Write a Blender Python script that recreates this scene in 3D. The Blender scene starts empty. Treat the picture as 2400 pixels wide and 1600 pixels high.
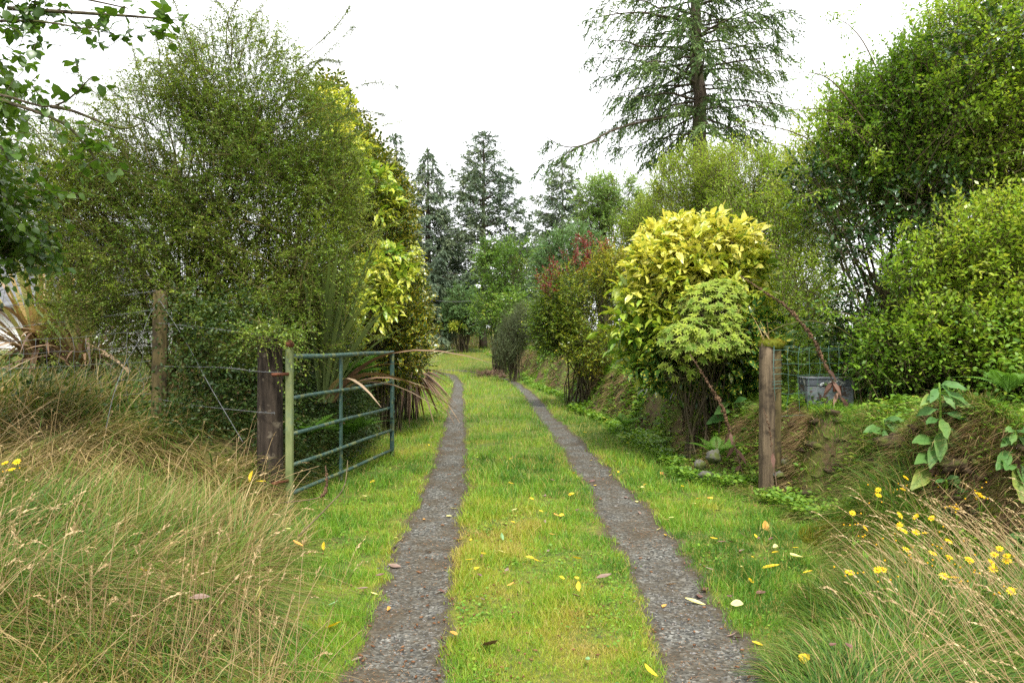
import bpy, math
import numpy as np
from mathutils import Vector

# ---------------------------------------------------------------- camera, sky, sun, exposure
sc = bpy.context.scene
COL = sc.collection
F, CH, HY = 1800.0, 1.35, 803.0
cam_d = bpy.data.cameras.new('camera'); cam = bpy.data.objects.new('camera', cam_d); COL.objects.link(cam)
cam_d.sensor_width = 36; cam_d.lens = 27; cam_d.clip_end = 3000; cam_d.clip_start = 0.05
cam_d.shift_y = 3/2400
cam.location = (0, 0, CH); cam.rotation_euler = (math.radians(90), 0, 0)
sc.camera = cam
SUN_EL, SUN_AZ = math.radians(57), math.radians(168)
w = bpy.data.worlds.new('World'); sc.world = w; w.use_nodes = True
nt = w.node_tree; nt.nodes.clear()
wo = nt.nodes.new('ShaderNodeOutputWorld'); bg = nt.nodes.new('ShaderNodeBackground')
sky = nt.nodes.new('ShaderNodeTexSky'); sky.sky_type = 'NISHITA'; sky.sun_disc = False
sky.sun_elevation = SUN_EL; sky.sun_rotation = SUN_AZ; sky.dust_density = 3
tc = nt.nodes.new('ShaderNodeTexCoord'); nz = nt.nodes.new('ShaderNodeTexNoise')
nz.inputs['Scale'].default_value = 2.2; nz.inputs['Detail'].default_value = 6
rp = nt.nodes.new('ShaderNodeValToRGB'); rp.color_ramp.elements[0].position = .25; rp.color_ramp.elements[1].position = .5
rp.color_ramp.elements[0].color = (.72, .72, .72, 1); rp.color_ramp.elements[1].color = (1, 1, 1, 1)
mx = nt.nodes.new('ShaderNodeMixRGB'); mx.inputs[2].default_value = (12.0, 12.1, 12.3, 1)
nt.links.new(tc.outputs['Generated'], nz.inputs['Vector']); nt.links.new(nz.outputs['Fac'], rp.inputs['Fac'])
nt.links.new(rp.outputs['Color'], mx.inputs[0]); nt.links.new(sky.outputs['Color'], mx.inputs[1])
nt.links.new(mx.outputs['Color'], bg.inputs['Color']); bg.inputs['Strength'].default_value = 0.085
nt.links.new(bg.outputs['Background'], wo.inputs['Surface'])
sd = bpy.data.lights.new('sun', 'SUN'); sd.energy = 3.2; sd.angle = math.radians(9); sd.color = (1, .96, .88)
so = bpy.data.objects.new('sun', sd); COL.objects.link(so)
sv = Vector((math.sin(SUN_AZ)*math.cos(SUN_EL), math.cos(SUN_AZ)*math.cos(SUN_EL), math.sin(SUN_EL)))
so.rotation_euler = sv.to_track_quat('Z', 'Y').to_euler(); so.location = (8, -8, 20)
sc.view_settings.view_transform = 'Standard'; sc.view_settings.look = 'None'
sc.view_settings.exposure = 1.1; sc.view_settings.gamma = 1; sc.view_settings.use_curve_mapping = False
cy = sc.cycles
cy.max_bounces = 7; cy.diffuse_bounces = 4; cy.glossy_bounces = 2; cy.transmission_bounces = 4
cy.use_denoising = False; cy.denoiser = 'OPENIMAGEDENOISE'; cy.denoising_input_passes = 'RGB_ALBEDO_NORMAL'

# ---------------------------------------------------------------- helpers
def R(seed): return np.random.default_rng(seed)
def W(px, py, d): return np.array([(px-1200)/F*d, d, CH-(py-HY)/F*d])
def sm(a, b, x):
    t = np.clip((x-a)/(b-a), 0, 1); return t*t*(3-2*t)
def nrm(v): return v/np.maximum(np.linalg.norm(v, axis=-1, keepdims=True), 1e-9)
def noise2(x, y, f=1., seed=0):
    r = R(seed+900); s = 0*x
    for k in range(7):
        a = r.uniform(0, 6.28); q = f*r.uniform(.6, 1.9); s = s+np.sin(q*(x*np.cos(a)+y*np.sin(a))*2.2+r.uniform(0, 6.28))
    return s/3.2
def noise3(p, f, seed):
    r = R(seed+500); s = 0
    for k in range(8):
        q = nrm(r.normal(size=3))*f*r.uniform(.6, 1.8); s = s+np.sin(p@q*2.2+r.uniform(0, 6.28))
    return s/3.2

class MB:
    def __init__(s): s.v = []; s.f = []; s.t = []; s.e = []; s.m = []; s.n = 0
    def add(s, V, faces, tint=.5, edge=0., mi=0):
        V = np.asarray(V, float).reshape(-1, 3); n = len(V)
        if n == 0: return
        if isinstance(faces, np.ndarray): faces = [faces]
        for f in faces:
            s.f.append(np.asarray(f, np.int64)+s.n); s.m.append(np.full(len(f), mi, np.int32))
        s.v.append(V); s.t.append(np.broadcast_to(np.asarray(tint, float), (n,))); s.e.append(np.broadcast_to(np.asarray(edge, float), (n,))); s.n += n
    def mesh(s, name, mats, org=(0, 0, 0), smooth=True):
        me = bpy.data.meshes.new(name)
        V = np.concatenate(s.v)-np.asarray(org, float)
        lt = np.concatenate([np.full(len(f), f.shape[1], np.int32) for f in s.f])
        li = np.concatenate([f.ravel() for f in s.f]).astype(np.int32)
        ls = np.concatenate([[0], np.cumsum(lt)[:-1]]).astype(np.int32)
        me.vertices.add(len(V)); me.vertices.foreach_set('co', V.astype(np.float32).ravel())
        me.loops.add(len(li)); me.loops.foreach_set('vertex_index', li)
        me.polygons.add(len(lt)); me.polygons.foreach_set('loop_start', ls); me.polygons.foreach_set('loop_total', lt)
        me.polygons.foreach_set('material_index', np.concatenate(s.m))
        me.polygons.foreach_set('use_smooth', np.full(len(lt), smooth))
        for nm, arr in (('tint', s.t), ('edge', s.e)):
            a = me.attributes.new(nm, 'FLOAT', 'POINT'); a.data.foreach_set('value', np.concatenate(arr).astype(np.float32))
        me.update(calc_edges=True)
        for m in (mats if isinstance(mats, (list, tuple)) else [mats]): me.materials.append(m)
        return me

def tag(o, label=None, cat=None, group=None, kind=None):
    if label: o['label'] = label
    if cat: o['category'] = cat
    if group: o['group'] = group
    if kind: o['kind'] = kind
    return o
def thing(name, label, cat, loc, group=None):
    o = bpy.data.objects.new(name, None); COL.objects.link(o); o.location = tuple(float(c) for c in loc); o.empty_display_size = .2
    return tag(o, label, cat, group)
def root_of(o):
    while o.parent: o = o.parent
    return o
def part(mb, name, mats, parent=None, smooth=True):
    org = tuple(root_of(parent).location) if parent else (0, 0, 0)
    o = bpy.data.objects.new(name, mb.mesh(name, mats, org, smooth)); COL.objects.link(o)
    if parent: o.parent = parent
    return o
def solo(mb, name, mats, label, cat, org, group=None, kind=None, smooth=True):
    o = bpy.data.objects.new(name, mb.mesh(name, mats, org, smooth)); COL.objects.link(o); o.location = tuple(float(c) for c in org)
    return tag(o, label, cat, group, kind)

# shape generators -------------------------------------------------
T_D = (np.array([(0, 0, 0), (.42, .5, .06), (1, 0, 0), (.42, -.5, .06)]), [np.array([[0, 1, 2, 3]])], np.array([0, 1, 1, 1.]))
T_L = (np.array([(0, 0, 0), (.5, 0, .05), (1, 0, -.1), (.28, .45, .1), (.68, .38, .08), (.28, -.45, .1), (.68, -.38, .08)]),
       [np.array([[0, 1, 3], [1, 4, 3], [1, 2, 4], [0, 5, 1], [1, 5, 6], [1, 6, 2]])], np.array([0, 0, 1, 1, 1, 1, 1.]))
T_H = (np.array([(0, 0, 0), (.5, 0, .05), (1, 0, -.05), (.15, .3, .02), (.32, .5, .14), (.48, .34, .03), (.66, .46, .14), (.8, .2, .03), (.15, -.3, .02), (.32, -.5, .14), (.48, -.34, .03), (.66, -.46, .14), (.8, -.2, .03)]),
       [np.array([[0, 1, 3], [1, 4, 3], [1, 5, 4], [1, 6, 5], [1, 7, 6], [1, 2, 7], [0, 8, 1], [1, 8, 9], [1, 9, 10], [1, 10, 11], [1, 11, 12], [1, 12, 2]])], np.array([0, 0, 1, 1, 1, .8, 1, 1, 1, 1, .8, 1, 1.]))
TM = {'d': T_D, 'l': T_L, 'h': T_H}
def add_leaves(mb, P, D, U, L, Wd, tm='d', tint=.5, mi=0):
    tv, tf, te = TM[tm]; n = len(P)
    if n == 0: return
    D = nrm(D); S = nrm(np.cross(D, U)); N = np.cross(S, D)
    L = np.broadcast_to(np.asarray(L, float), (n,))[:, None, None]; Wd = np.broadcast_to(np.asarray(Wd, float), (n,))[:, None, None]
    V = P[:, None]+D[:, None]*tv[None, :, 0:1]*L+S[:, None]*tv[None, :, 1:2]*Wd+N[:, None]*tv[None, :, 2:3]*L
    k = len(tv); off = (np.arange(n)*k)[:, None, None]
    fs = [(f[None]+off).reshape(-1, f.shape[1]) for f in tf]
    tint = np.repeat(np.broadcast_to(np.asarray(tint, float), (n,)), k)
    mb.add(V.reshape(-1, 3), fs, tint, np.tile(te, n), mi)
def add_tubes(mb, P, rad, sides=4, tint=.5, mi=0, cap=False):
    P = np.asarray(P, float); n, K, _ = P.shape
    rad = np.broadcast_to(np.asarray(rad, float), (n, K))
    T = nrm(np.gradient(P, axis=1)); ref = np.where(np.abs(T[..., 2:3]) > .9, np.array([1., .13, 0]), np.array([0.11, .07, 1.]))
    A = nrm(np.cross(T, ref)); B = np.cross(T, A)
    an = np.arange(sides)/sides*2*np.pi
    V = P[:, :, None]+rad[:, :, None, None]*(A[:, :, None]*np.cos(an)[None, None, :, None]+B[:, :, None]*np.sin(an)[None, None, :, None])
    i = np.arange(K-1)[:, None]*sides+np.arange(sides)[None]; j = np.arange(K-1)[:, None]*sides+(np.arange(sides)[None]+1) % sides
    q = np.stack([i, j, j+sides, i+sides], -1).reshape(-1, 4)
    off = (np.arange(n)*K*sides)[:, None, None]
    fs = [(q[None]+off).reshape(-1, 4)]
    if cap: fs.append(((np.arange(sides)+(K-1)*sides)[None]+(np.arange(n)*K*sides)[:, None]).reshape(n, sides)); fs.append((np.arange(sides)[::-1][None]+(np.arange(n)*K*sides)[:, None]).reshape(n, sides))
    tint = np.repeat(np.broadcast_to(np.asarray(tint, float), (n,)), K*sides)
    mb.add(V.reshape(-1, 3), fs, tint, 0, mi)
def tube(mb, pts, rad, sides=8, tint=.5, mi=0, cap=True):
    pts = np.asarray(pts, float); add_tubes(mb, pts[None], np.broadcast_to(np.asarray(rad, float), (len(pts),))[None], sides, tint, mi, cap)
def spline(pts, n):
    pts = np.asarray(pts, float); k = len(pts); t = np.linspace(0, k-1, n); i = np.clip(t.astype(int), 0, k-2); u = (t-i)[:, None]
    g = lambda j: pts[np.clip(j, 0, k-1)]
    p0, p1, p2, p3 = g(i-1), g(i), g(i+1), g(i+2)
    return .5*((2*p1)+(-p0+p2)*u+(2*p0-5*p1+4*p2-p3)*u**2+(-p0+3*p1-3*p2+p3)*u**3)
def box(mb, c, s, rz=0., tint=.5, mi=0, bev=0.):
    c = np.asarray(c, float); h = np.asarray(s, float)/2
    b = min(bev, h.min()*.9); V = []
    if b <= 0:
        V = np.array([(x, y, z) for z in (-1, 1) for y in (-1, 1) for x in (-1, 1)])*h
        fs = np.array([[0, 2, 3, 1], [4, 5, 7, 6], [0, 1, 5, 4], [2, 6, 7, 3], [0, 4, 6, 2], [1, 3, 7, 5]])
        fl = [fs]
    else:
        ring = [(-1, -1, 1, 0), (-1, -1, 0, 1), (-1, 1, 0, -1), (-1, 1, 1, 0), (1, 1, -1, 0), (1, 1, 0, -1), (1, -1, 0, 1), (1, -1, -1, 0)]
        def rg(ins, z): return [((sx*(h[0]-ins)+dx*b), (sy*(h[1]-ins)+dy*b), z) for sx, sy, dx, dy in ring]
        V = np.array(rg(b, -h[2])+rg(0, -h[2]+b)+rg(0, h[2]-b)+rg(b, h[2]))
        q = np.array([[r*8+i, r*8+(i+1) % 8, (r+1)*8+(i+1) % 8, (r+1)*8+i] for r in range(3) for i in range(8)])[:, ::-1]
        fl = [q, np.array([[0, 1, 2, 3, 4, 5, 6, 7]]), np.array([[31, 30, 29, 28, 27, 26, 25, 24]])]
    cs, sn = math.cos(rz), math.sin(rz)
    V = np.stack([V[:, 0]*cs-V[:, 1]*sn, V[:, 0]*sn+V[:, 1]*cs, V[:, 2]], -1)+c
    mb.add(V, fl, tint, 0, mi)
def blades(mb, P, D, B, L, wd, K=3, tint=.5, mi=0, seed=1):
    """P + L*(s*D + s^2*B): tapering ribbons"""
    n = len(P)
    if n == 0: return
    r = R(seed); s = np.linspace(0, 1, K+1)[None, :, None]
    L = np.broadcast_to(np.asarray(L, float), (n,))[:, None, None]; wd = np.broadcast_to(np.asarray(wd, float), (n,))[:, None, None]
    C = P[:, None]+L*(s*D[:, None]+s*s*B[:, None])
    a = r.uniform(0, 6.28, n); S = np.stack([np.cos(a), np.sin(a), 0*a], -1)[:, None]
    hw = wd*.5*np.array([.8, 1, .75, .5, .3, .2])[np.minimum((np.arange(K)*5//max(K, 1)), 5)][None, :, None]
    Lf = C[:, :K]+S*hw; Rt = C[:, :K]-S*hw
    V = np.concatenate([np.stack([Lf, Rt], 2).reshape(n, 2*K, 3), C[:, K:]], 1)
    q = np.array([[2*i, 2*i+1, 2*i+3, 2*i+2] for i in range(K-1)]); t = np.array([[2*K-2, 2*K-1, 2*K]])
    off = (np.arange(n)*(2*K+1))[:, None, None]
    fs = [(t[None]+off).reshape(-1, 3)]
    if K > 1: fs.append((q[None]+off).reshape(-1, 4))
    tint = np.repeat(np.broadcast_to(np.asarray(tint, float), (n,)), 2*K+1)
    mb.add(V.reshape(-1, 3), fs, tint, np.tile(np.concatenate([np.repeat(np.arange(K)/K, 2), [1.]]), n), mi)

ICO = None
def add_lumps(mb, P, Rad, tint=.5, seed=1, rough=.25, lon=7, lat=5, mi=0):
    """rounded irregular stones / clods"""
    r = R(seed); n = len(P); Rad = np.asarray(Rad, float).reshape(n, -1); Rad = np.broadcast_to(Rad, (n, 3))
    th = np.linspace(0, np.pi, lat); ph = np.arange(lon)/lon*2*np.pi
    base = np.array([(np.sin(t)*np.cos(p), np.sin(t)*np.sin(p), np.cos(t)) for t in th for p in ph])
    k = len(base); jit = 1+rough*r.normal(size=(n, k, 1))*.6
    jit = np.where((np.arange(k) < lon)[None, :, None], jit[:, :1], jit); jit = np.where((np.arange(k) >= k-lon)[None, :, None], jit[:, -1:], jit)
    a = r.uniform(0, 6.28, n); V = base[None]*jit*Rad[:, None]
    V = np.stack([V[..., 0]*np.cos(a)[:, None]-V[..., 1]*np.sin(a)[:, None], V[..., 0]*np.sin(a)[:, None]+V[..., 1]*np.cos(a)[:, None], V[..., 2]], -1)+P[:, None]
    q = np.array([[i*lon+j, (i+1)*lon+j, (i+1)*lon+(j+1) % lon, i*lon+(j+1) % lon] for i in range(lat-1) for j in range(lon)])
    off = (np.arange(n)*k)[:, None, None]
    mb.add(V.reshape(-1, 3), (q[None]+off).reshape(-1, 4), np.repeat(np.broadcast_to(np.asarray(tint, float), (n,)), k), 0, mi)

# materials ---------------------------------------------------------
def newmat(name):
    m = bpy.data.materials.new(name); m.use_nodes = True; t = m.node_tree; t.nodes.clear()
    return m, t, t.nodes.new('ShaderNodeOutputMaterial')
def nd(t, ty, **kw):
    n = t.nodes.new(ty)
    for k, v in kw.items(): setattr(n, k, v)
    return n
def ramp(t, fac, stops):
    r = nd(t, 'ShaderNodeValToRGB'); e = r.color_ramp.elements
    while len(e) < len(stops): e.new(.5)
    for i, (p, c) in enumerate(stops): e[i].position = p; e[i].color = (*c, 1)
    t.links.new(fac, r.inputs['Fac']); return r.outputs['Color']
def attr(t, n): return nd(t, 'ShaderNodeAttribute', attribute_name=n).outputs['Fac']
def mixc(t, fac, a, b, mode='MIX'):
    m = nd(t, 'ShaderNodeMixRGB', blend_type=mode)
    for s, v in ((m.inputs[0], fac), (m.inputs[1], a), (m.inputs[2], b)):
        if isinstance(v, (int, float)): s.default_value = v
        elif isinstance(v, tuple): s.default_value = (*v, 1)
        else: t.links.new(v, s)
    return m.outputs[0]
def noise(t, scale, detail=4, rough=.55, vec=None, dist=0.):
    n = nd(t, 'ShaderNodeTexNoise'); n.inputs['Scale'].default_value = scale; n.inputs['Detail'].default_value = detail
    n.inputs['Roughness'].default_value = rough; n.inputs['Distortion'].default_value = dist
    if vec is None: vec = nd(t, 'ShaderNodeTexCoord').outputs['Object']
    t.links.new(vec, n.inputs['Vector']); return n.outputs['Fac']
def leafmat(name, cols, rough=.45, trans=.35, edge=None, spec=.4, tcol=(1.25, 1.25, .7), spots=None, edgepow=.5):
    m, t, out = newmat(name)
    c = ramp(t, attr(t, 'tint'), [(i/(len(cols)-1), k) for i, k in enumerate(cols)])
    if edge:
        e = nd(t, 'ShaderNodeMath', operation='GREATER_THAN'); t.links.new(attr(t, 'edge'), e.inputs[0]); e.inputs[1].default_value = edgepow
        c = mixc(t, e.outputs[0], c, edge)
    if spots:
        v = noise(t, spots[1], 2); g = nd(t, 'ShaderNodeMath', operation='GREATER_THAN'); t.links.new(v, g.inputs[0]); g.inputs[1].default_value = spots[2]
        c = mixc(t, g.outputs[0], c, spots[0])
    p = nd(t, 'ShaderNodeBsdfPrincipled'); t.links.new(c, p.inputs['Base Color']); p.inputs['Roughness'].default_value = rough; p.inputs['Specular IOR Level'].default_value = spec
    if trans > 0:
        tr = nd(t, 'ShaderNodeBsdfTranslucent'); t.links.new(mixc(t, 1., c, tcol, 'MULTIPLY'), tr.inputs['Color'])
        mm = nd(t, 'ShaderNodeMixShader'); mm.inputs[0].default_value = trans
        t.links.new(p.outputs[0], mm.inputs[1]); t.links.new(tr.outputs[0], mm.inputs[2]); t.links.new(mm.outputs[0], out.inputs[0])
    else: t.links.new(p.outputs[0], out.inputs[0])
    return m
def surf(name, a, b, scale=20, rough=.8, spec=.2, stretch=None, c3=None, s3=4., bump=.3, metal=0., th=(.35, .65), th3=(.5, .62)):
    m, t, out = newmat(name)
    vec = nd(t, 'ShaderNodeTexCoord').outputs['Object']
    if stretch:
        mp = nd(t, 'ShaderNodeMapping'); mp.inputs['Scale'].default_value = stretch; t.links.new(vec, mp.inputs['Vector']); v2 = mp.outputs[0]
    else: v2 = vec
    n1 = noise(t, scale, 6, .62, v2)
    c = ramp(t, n1, [(th[0], a), (th[1], b)])
    if c3:
        n3 = noise(t, s3, 5, .65, vec); f = ramp(t, n3, [(th3[0], (0, 0, 0)), (th3[1], (1, 1, 1))]); c = mixc(t, f, c, c3)
    p = nd(t, 'ShaderNodeBsdfPrincipled'); t.links.new(c, p.inputs['Base Color']); p.inputs['Roughness'].default_value = rough
    p.inputs['Specular IOR Level'].default_value = spec; p.inputs['Metallic'].default_value = metal
    if bump:
        bm = nd(t, 'ShaderNodeBump'); bm.inputs['Strength'].default_value = bump; bm.inputs['Distance'].default_value = .02
        t.links.new(n1, bm.inputs['Height']); t.links.new(bm.outputs[0], p.inputs['Normal'])
    t.links.new(p.outputs[0], out.inputs[0]); return m

M = {}
M['bark'] = surf('bark', (.035, .026, .016), (.1, .08, .05), 30, c3=(.06, .07, .015), s3=5)
M['twig'] = surf('twig', (.06, .045, .025), (.15, .115, .06), 15, bump=0)
M['mosstwig'] = surf('moss_twig', (.05, .045, .015), (.13, .11, .035), 12, bump=0)
M['sprucebark'] = surf('spruce_bark', (.03, .022, .016), (.1, .075, .055), 14, stretch=(2, 2, .6), c3=(.05, .06, .02), s3=2)

# ---------------------------------------------------------------- terrain
def fr(y): return np.interp(y, [0, 3.2, 4.3, 4.9, 5.8, 7, 8, 11.5, 18, 30, 39, 46], [12, 6, 3.4, 2.65, 2.38, 2.22, 2.0, 1.7, 1.3, .5, 0, -1.5])
def fl(y): return np.interp(y, [0, 2.3, 3.05, 4.07, 6.2, 9, 12.5, 20, 36, 50, 80], [0.1, -.55, -.75, -1.08, -1.8, -1.6, -2.0, -2.6, -4.4, -12, -30])
def tl_(y): return np.interp(y, [0, 3, 4.9, 8.2, 12.3, 19, 25, 31.6, 35, 36.5], [-.36, -.46, -.56, -.66, -.92, -1.35, -1.74, -2.5, -3.6, -6])
def tr_(y): return np.interp(y, [0, 3, 4.9, 8.3, 12.3, 19, 25, 31.6, 34, 36.5], [.78, .83, .9, .87, .7, .47, .18, -.58, -1.3, -4])
def trackm(x, y):
    hw = .225+.03*noise2(x, y, 1.1, 3)+.028*noise2(x, y, 5., 4)
    k = np.where(y < 31, 1.-.2*sm(6, 12, y), 1.6)
    d = np.minimum(np.abs(x-tl_(y))*1.0, np.abs(x-tr_(y)))/k
    return (1-sm(.4, 1.4, d/hw))*(1-sm(35.5, 36.5, y))
def H(x, y):
    x = np.asarray(x, float); y = np.asarray(y, float)
    h = .035*noise2(x, y, .5, 1)*sm(3, 9, y)+.012*noise2(x, y, 2.2, 2)
    rise = 1.0*sm(33, 52, y)+1.3*sm(53, 60, y)+.01*np.clip(y-60, 0, 300)
    dr = x-fr(y)+.16*noise2(x, y, 1.3, 5)*sm(4, 6, y); hb = np.interp(y, [0, 5, 7, 8.5, 13, 36, 43, 48], [.7, .76, .72, .64, .82, 1.0, .95, .0])
    pr = sm(0, .5, dr)
    bank = hb*pr+.07*np.clip(dr-.5, 0, 8)*sm(50, 40, y)+pr*sm(1.2, .3, dr)*(.10*noise2(x, y, 2.8, 6)+.055*noise2(x, y, 7.5, 7))
    mound = .32*np.exp(-((x-2.55)/.42)**2-((y-5.1)/.36)**2)
    dl = fl(y)-x; wgt = sm(5.6, 6.8, y)
    left = (1-wgt)*(.14*np.clip(dl, 0, 6))+wgt*(.42*sm(0, .7, dl)+.07*np.clip(dl, 0, 8))*sm(50, 36, y)+.06*noise2(x, y, 1.2, 8)*sm(.1, 1, dl)
    return h+np.maximum(rise, bank)+mound+left-.022*trackm(x, y)
def gz(x, y): return float(H(np.array([x]), np.array([y]))[0])

def hit(px, py, d0=2.2, d1=20.):
    d = np.linspace(d0, d1, 4000); x = (px-1200)/F*d; z = CH-(py-HY)/F*d; g_ = H(x, d); k = np.argmax(g_ >= z)
    return float(x[k]), float(d[k]), float(g_[k])
def axis(segs):
    out = []
    for a, b, n in segs: out.append(np.linspace(a, b, n, endpoint=False))
    return np.concatenate(out+[[segs[-1][1]]])
gx = axis([(-500, -40, 14), (-40, -8, 30), (-8, -3.5, 45), (-3.5, 4.2, 190), (4.2, 9, 45), (9, 40, 28), (40, 500, 14)])
gy = np.concatenate([axis([(-200, -10, 8), (-10, 1.5, 12)])[:-1], 1.5*np.exp(np.linspace(0, math.log(80/1.5), 420)), [90, 110, 140, 180, 240, 330, 450, 700, 1000]])
X, Y = np.meshgrid(gx, gy); Z = H(X, Y)
ny, nx = X.shape; idx = np.arange(nx*ny).reshape(ny, nx)
q = np.stack([idx[:-1, :-1], idx[:-1, 1:], idx[1:, 1:], idx[1:, :-1]], -1).reshape(-1, 4)
g = MB(); g.add(np.stack([X, Y, Z], -1).reshape(-1, 3), q, trackm(X, Y).ravel(), 0)
dr = X-fr(Y)+.16*noise2(X, Y, 1.3, 5)
bankm = sm(-.12, .1, dr)*sm(.75, .45, dr)*sm(2.5, 4, Y)*sm(48, 40, Y)
hedgem = sm(.1, .6, fl(Y)-X)*sm(5.5, 7, Y)*sm(45, 30, Y)
g.e[0] = np.maximum(bankm, hedgem).ravel()
def groundmat():
    m, t, out = newmat('ground'); vec = nd(t, 'ShaderNodeTexCoord').outputs['Object']
    n1 = noise(t, 3.5, 8, .65, vec); n2 = noise(t, 28, 5, .7, vec); n3 = noise(t, .9, 4, .5, vec)
    grass = ramp(t, n1, [(.3, (.045, .075, .012)), (.5, (.10, .14, .018)), (.68, (.17, .18, .022))])
    grass = mixc(t, ramp(t, n3, [(.48, (0, 0, 0)), (.6, (.75, .75, .75))]), grass, (.17, .16, .018))
    grass = mixc(t, ramp(t, n2, [(.42, (.6, .6, .6)), (.62, (0, 0, 0))]), grass, (.05, .042, .018))
    vo = nd(t, 'ShaderNodeTexVoronoi'); vo.inputs['Scale'].default_value = 75; t.links.new(vec, vo.inputs['Vector'])
    sep = nd(t, 'ShaderNodeSeparateColor'); t.links.new(vo.outputs['Color'], sep.inputs[0])
    gravel = ramp(t, sep.outputs[0], [(0, (.022, .022, .019)), (.5, (.068, .067, .058)), (.85, (.12, .118, .102)), (1, (.22, .215, .19))])
    soil = ramp(t, n2, [(.3, (.026, .021, .013)), (.55, (.062, .049, .031)), (.75, (.11, .085, .052))])
    tr = mixc(t, ramp(t, noise(t, 2.6, 6, .65, vec), [(.42, (0, 0, 0)), (.64, (.9, .9, .9))]), gravel, soil)
    a = nd(t, 'ShaderNodeMath', operation='ADD'); s = nd(t, 'ShaderNodeMath', operation='MULTIPLY_ADD')
    t.links.new(noise(t, 14, 5, .7, vec), s.inputs[0]); s.inputs[1].default_value = .9; s.inputs[2].default_value = -.45
    t.links.new(attr(t, 'tint'), a.inputs[0]); t.links.new(s.outputs[0], a.inputs[1])
    f = ramp(t, a.outputs[0], [(.2, (0, 0, 0)), (.55, (1, 1, 1))])
    f2 = ramp(t, a.outputs[0], [(.62, (0, 0, 0)), (.92, (1, 1, 1))])
    c = mixc(t, f, grass, mixc(t, f2, soil, tr))
    bank = ramp(t, noise(t, 7, 8, .7, vec), [(.3, (.03, .02, .012)), (.48, (.09, .06, .032)), (.6, (.10, .085, .03)), (.7, (.11, .13, .02))])
    bank = mixc(t, ramp(t, noise(t, 2.3, 6, .7, vec), [(.47, (0, 0, 0)), (.6, (.8, .8, .8))]), bank, (.085, .105, .016))
    c = mixc(t, attr(t, 'edge'), c, bank)
    p = nd(t, 'ShaderNodeBsdfPrincipled'); t.links.new(c, p.inputs['Base Color']); p.inputs['Roughness'].default_value = .9; p.inputs['Specular IOR Level'].default_value = .2
    b = nd(t, 'ShaderNodeBump'); b.inputs['Strength'].default_value = .6; b.inputs['Distance'].default_value = .012
    t.links.new(mixc(t, .5, vo.outputs['Distance'], n2), b.inputs['Height']); t.links.new(b.outputs[0], p.inputs['Normal'])
    t.links.new(p.outputs[0], out.inputs[0]); return m
o = part(g, 'ground', groundmat()); o['kind'] = 'structure'

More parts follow.
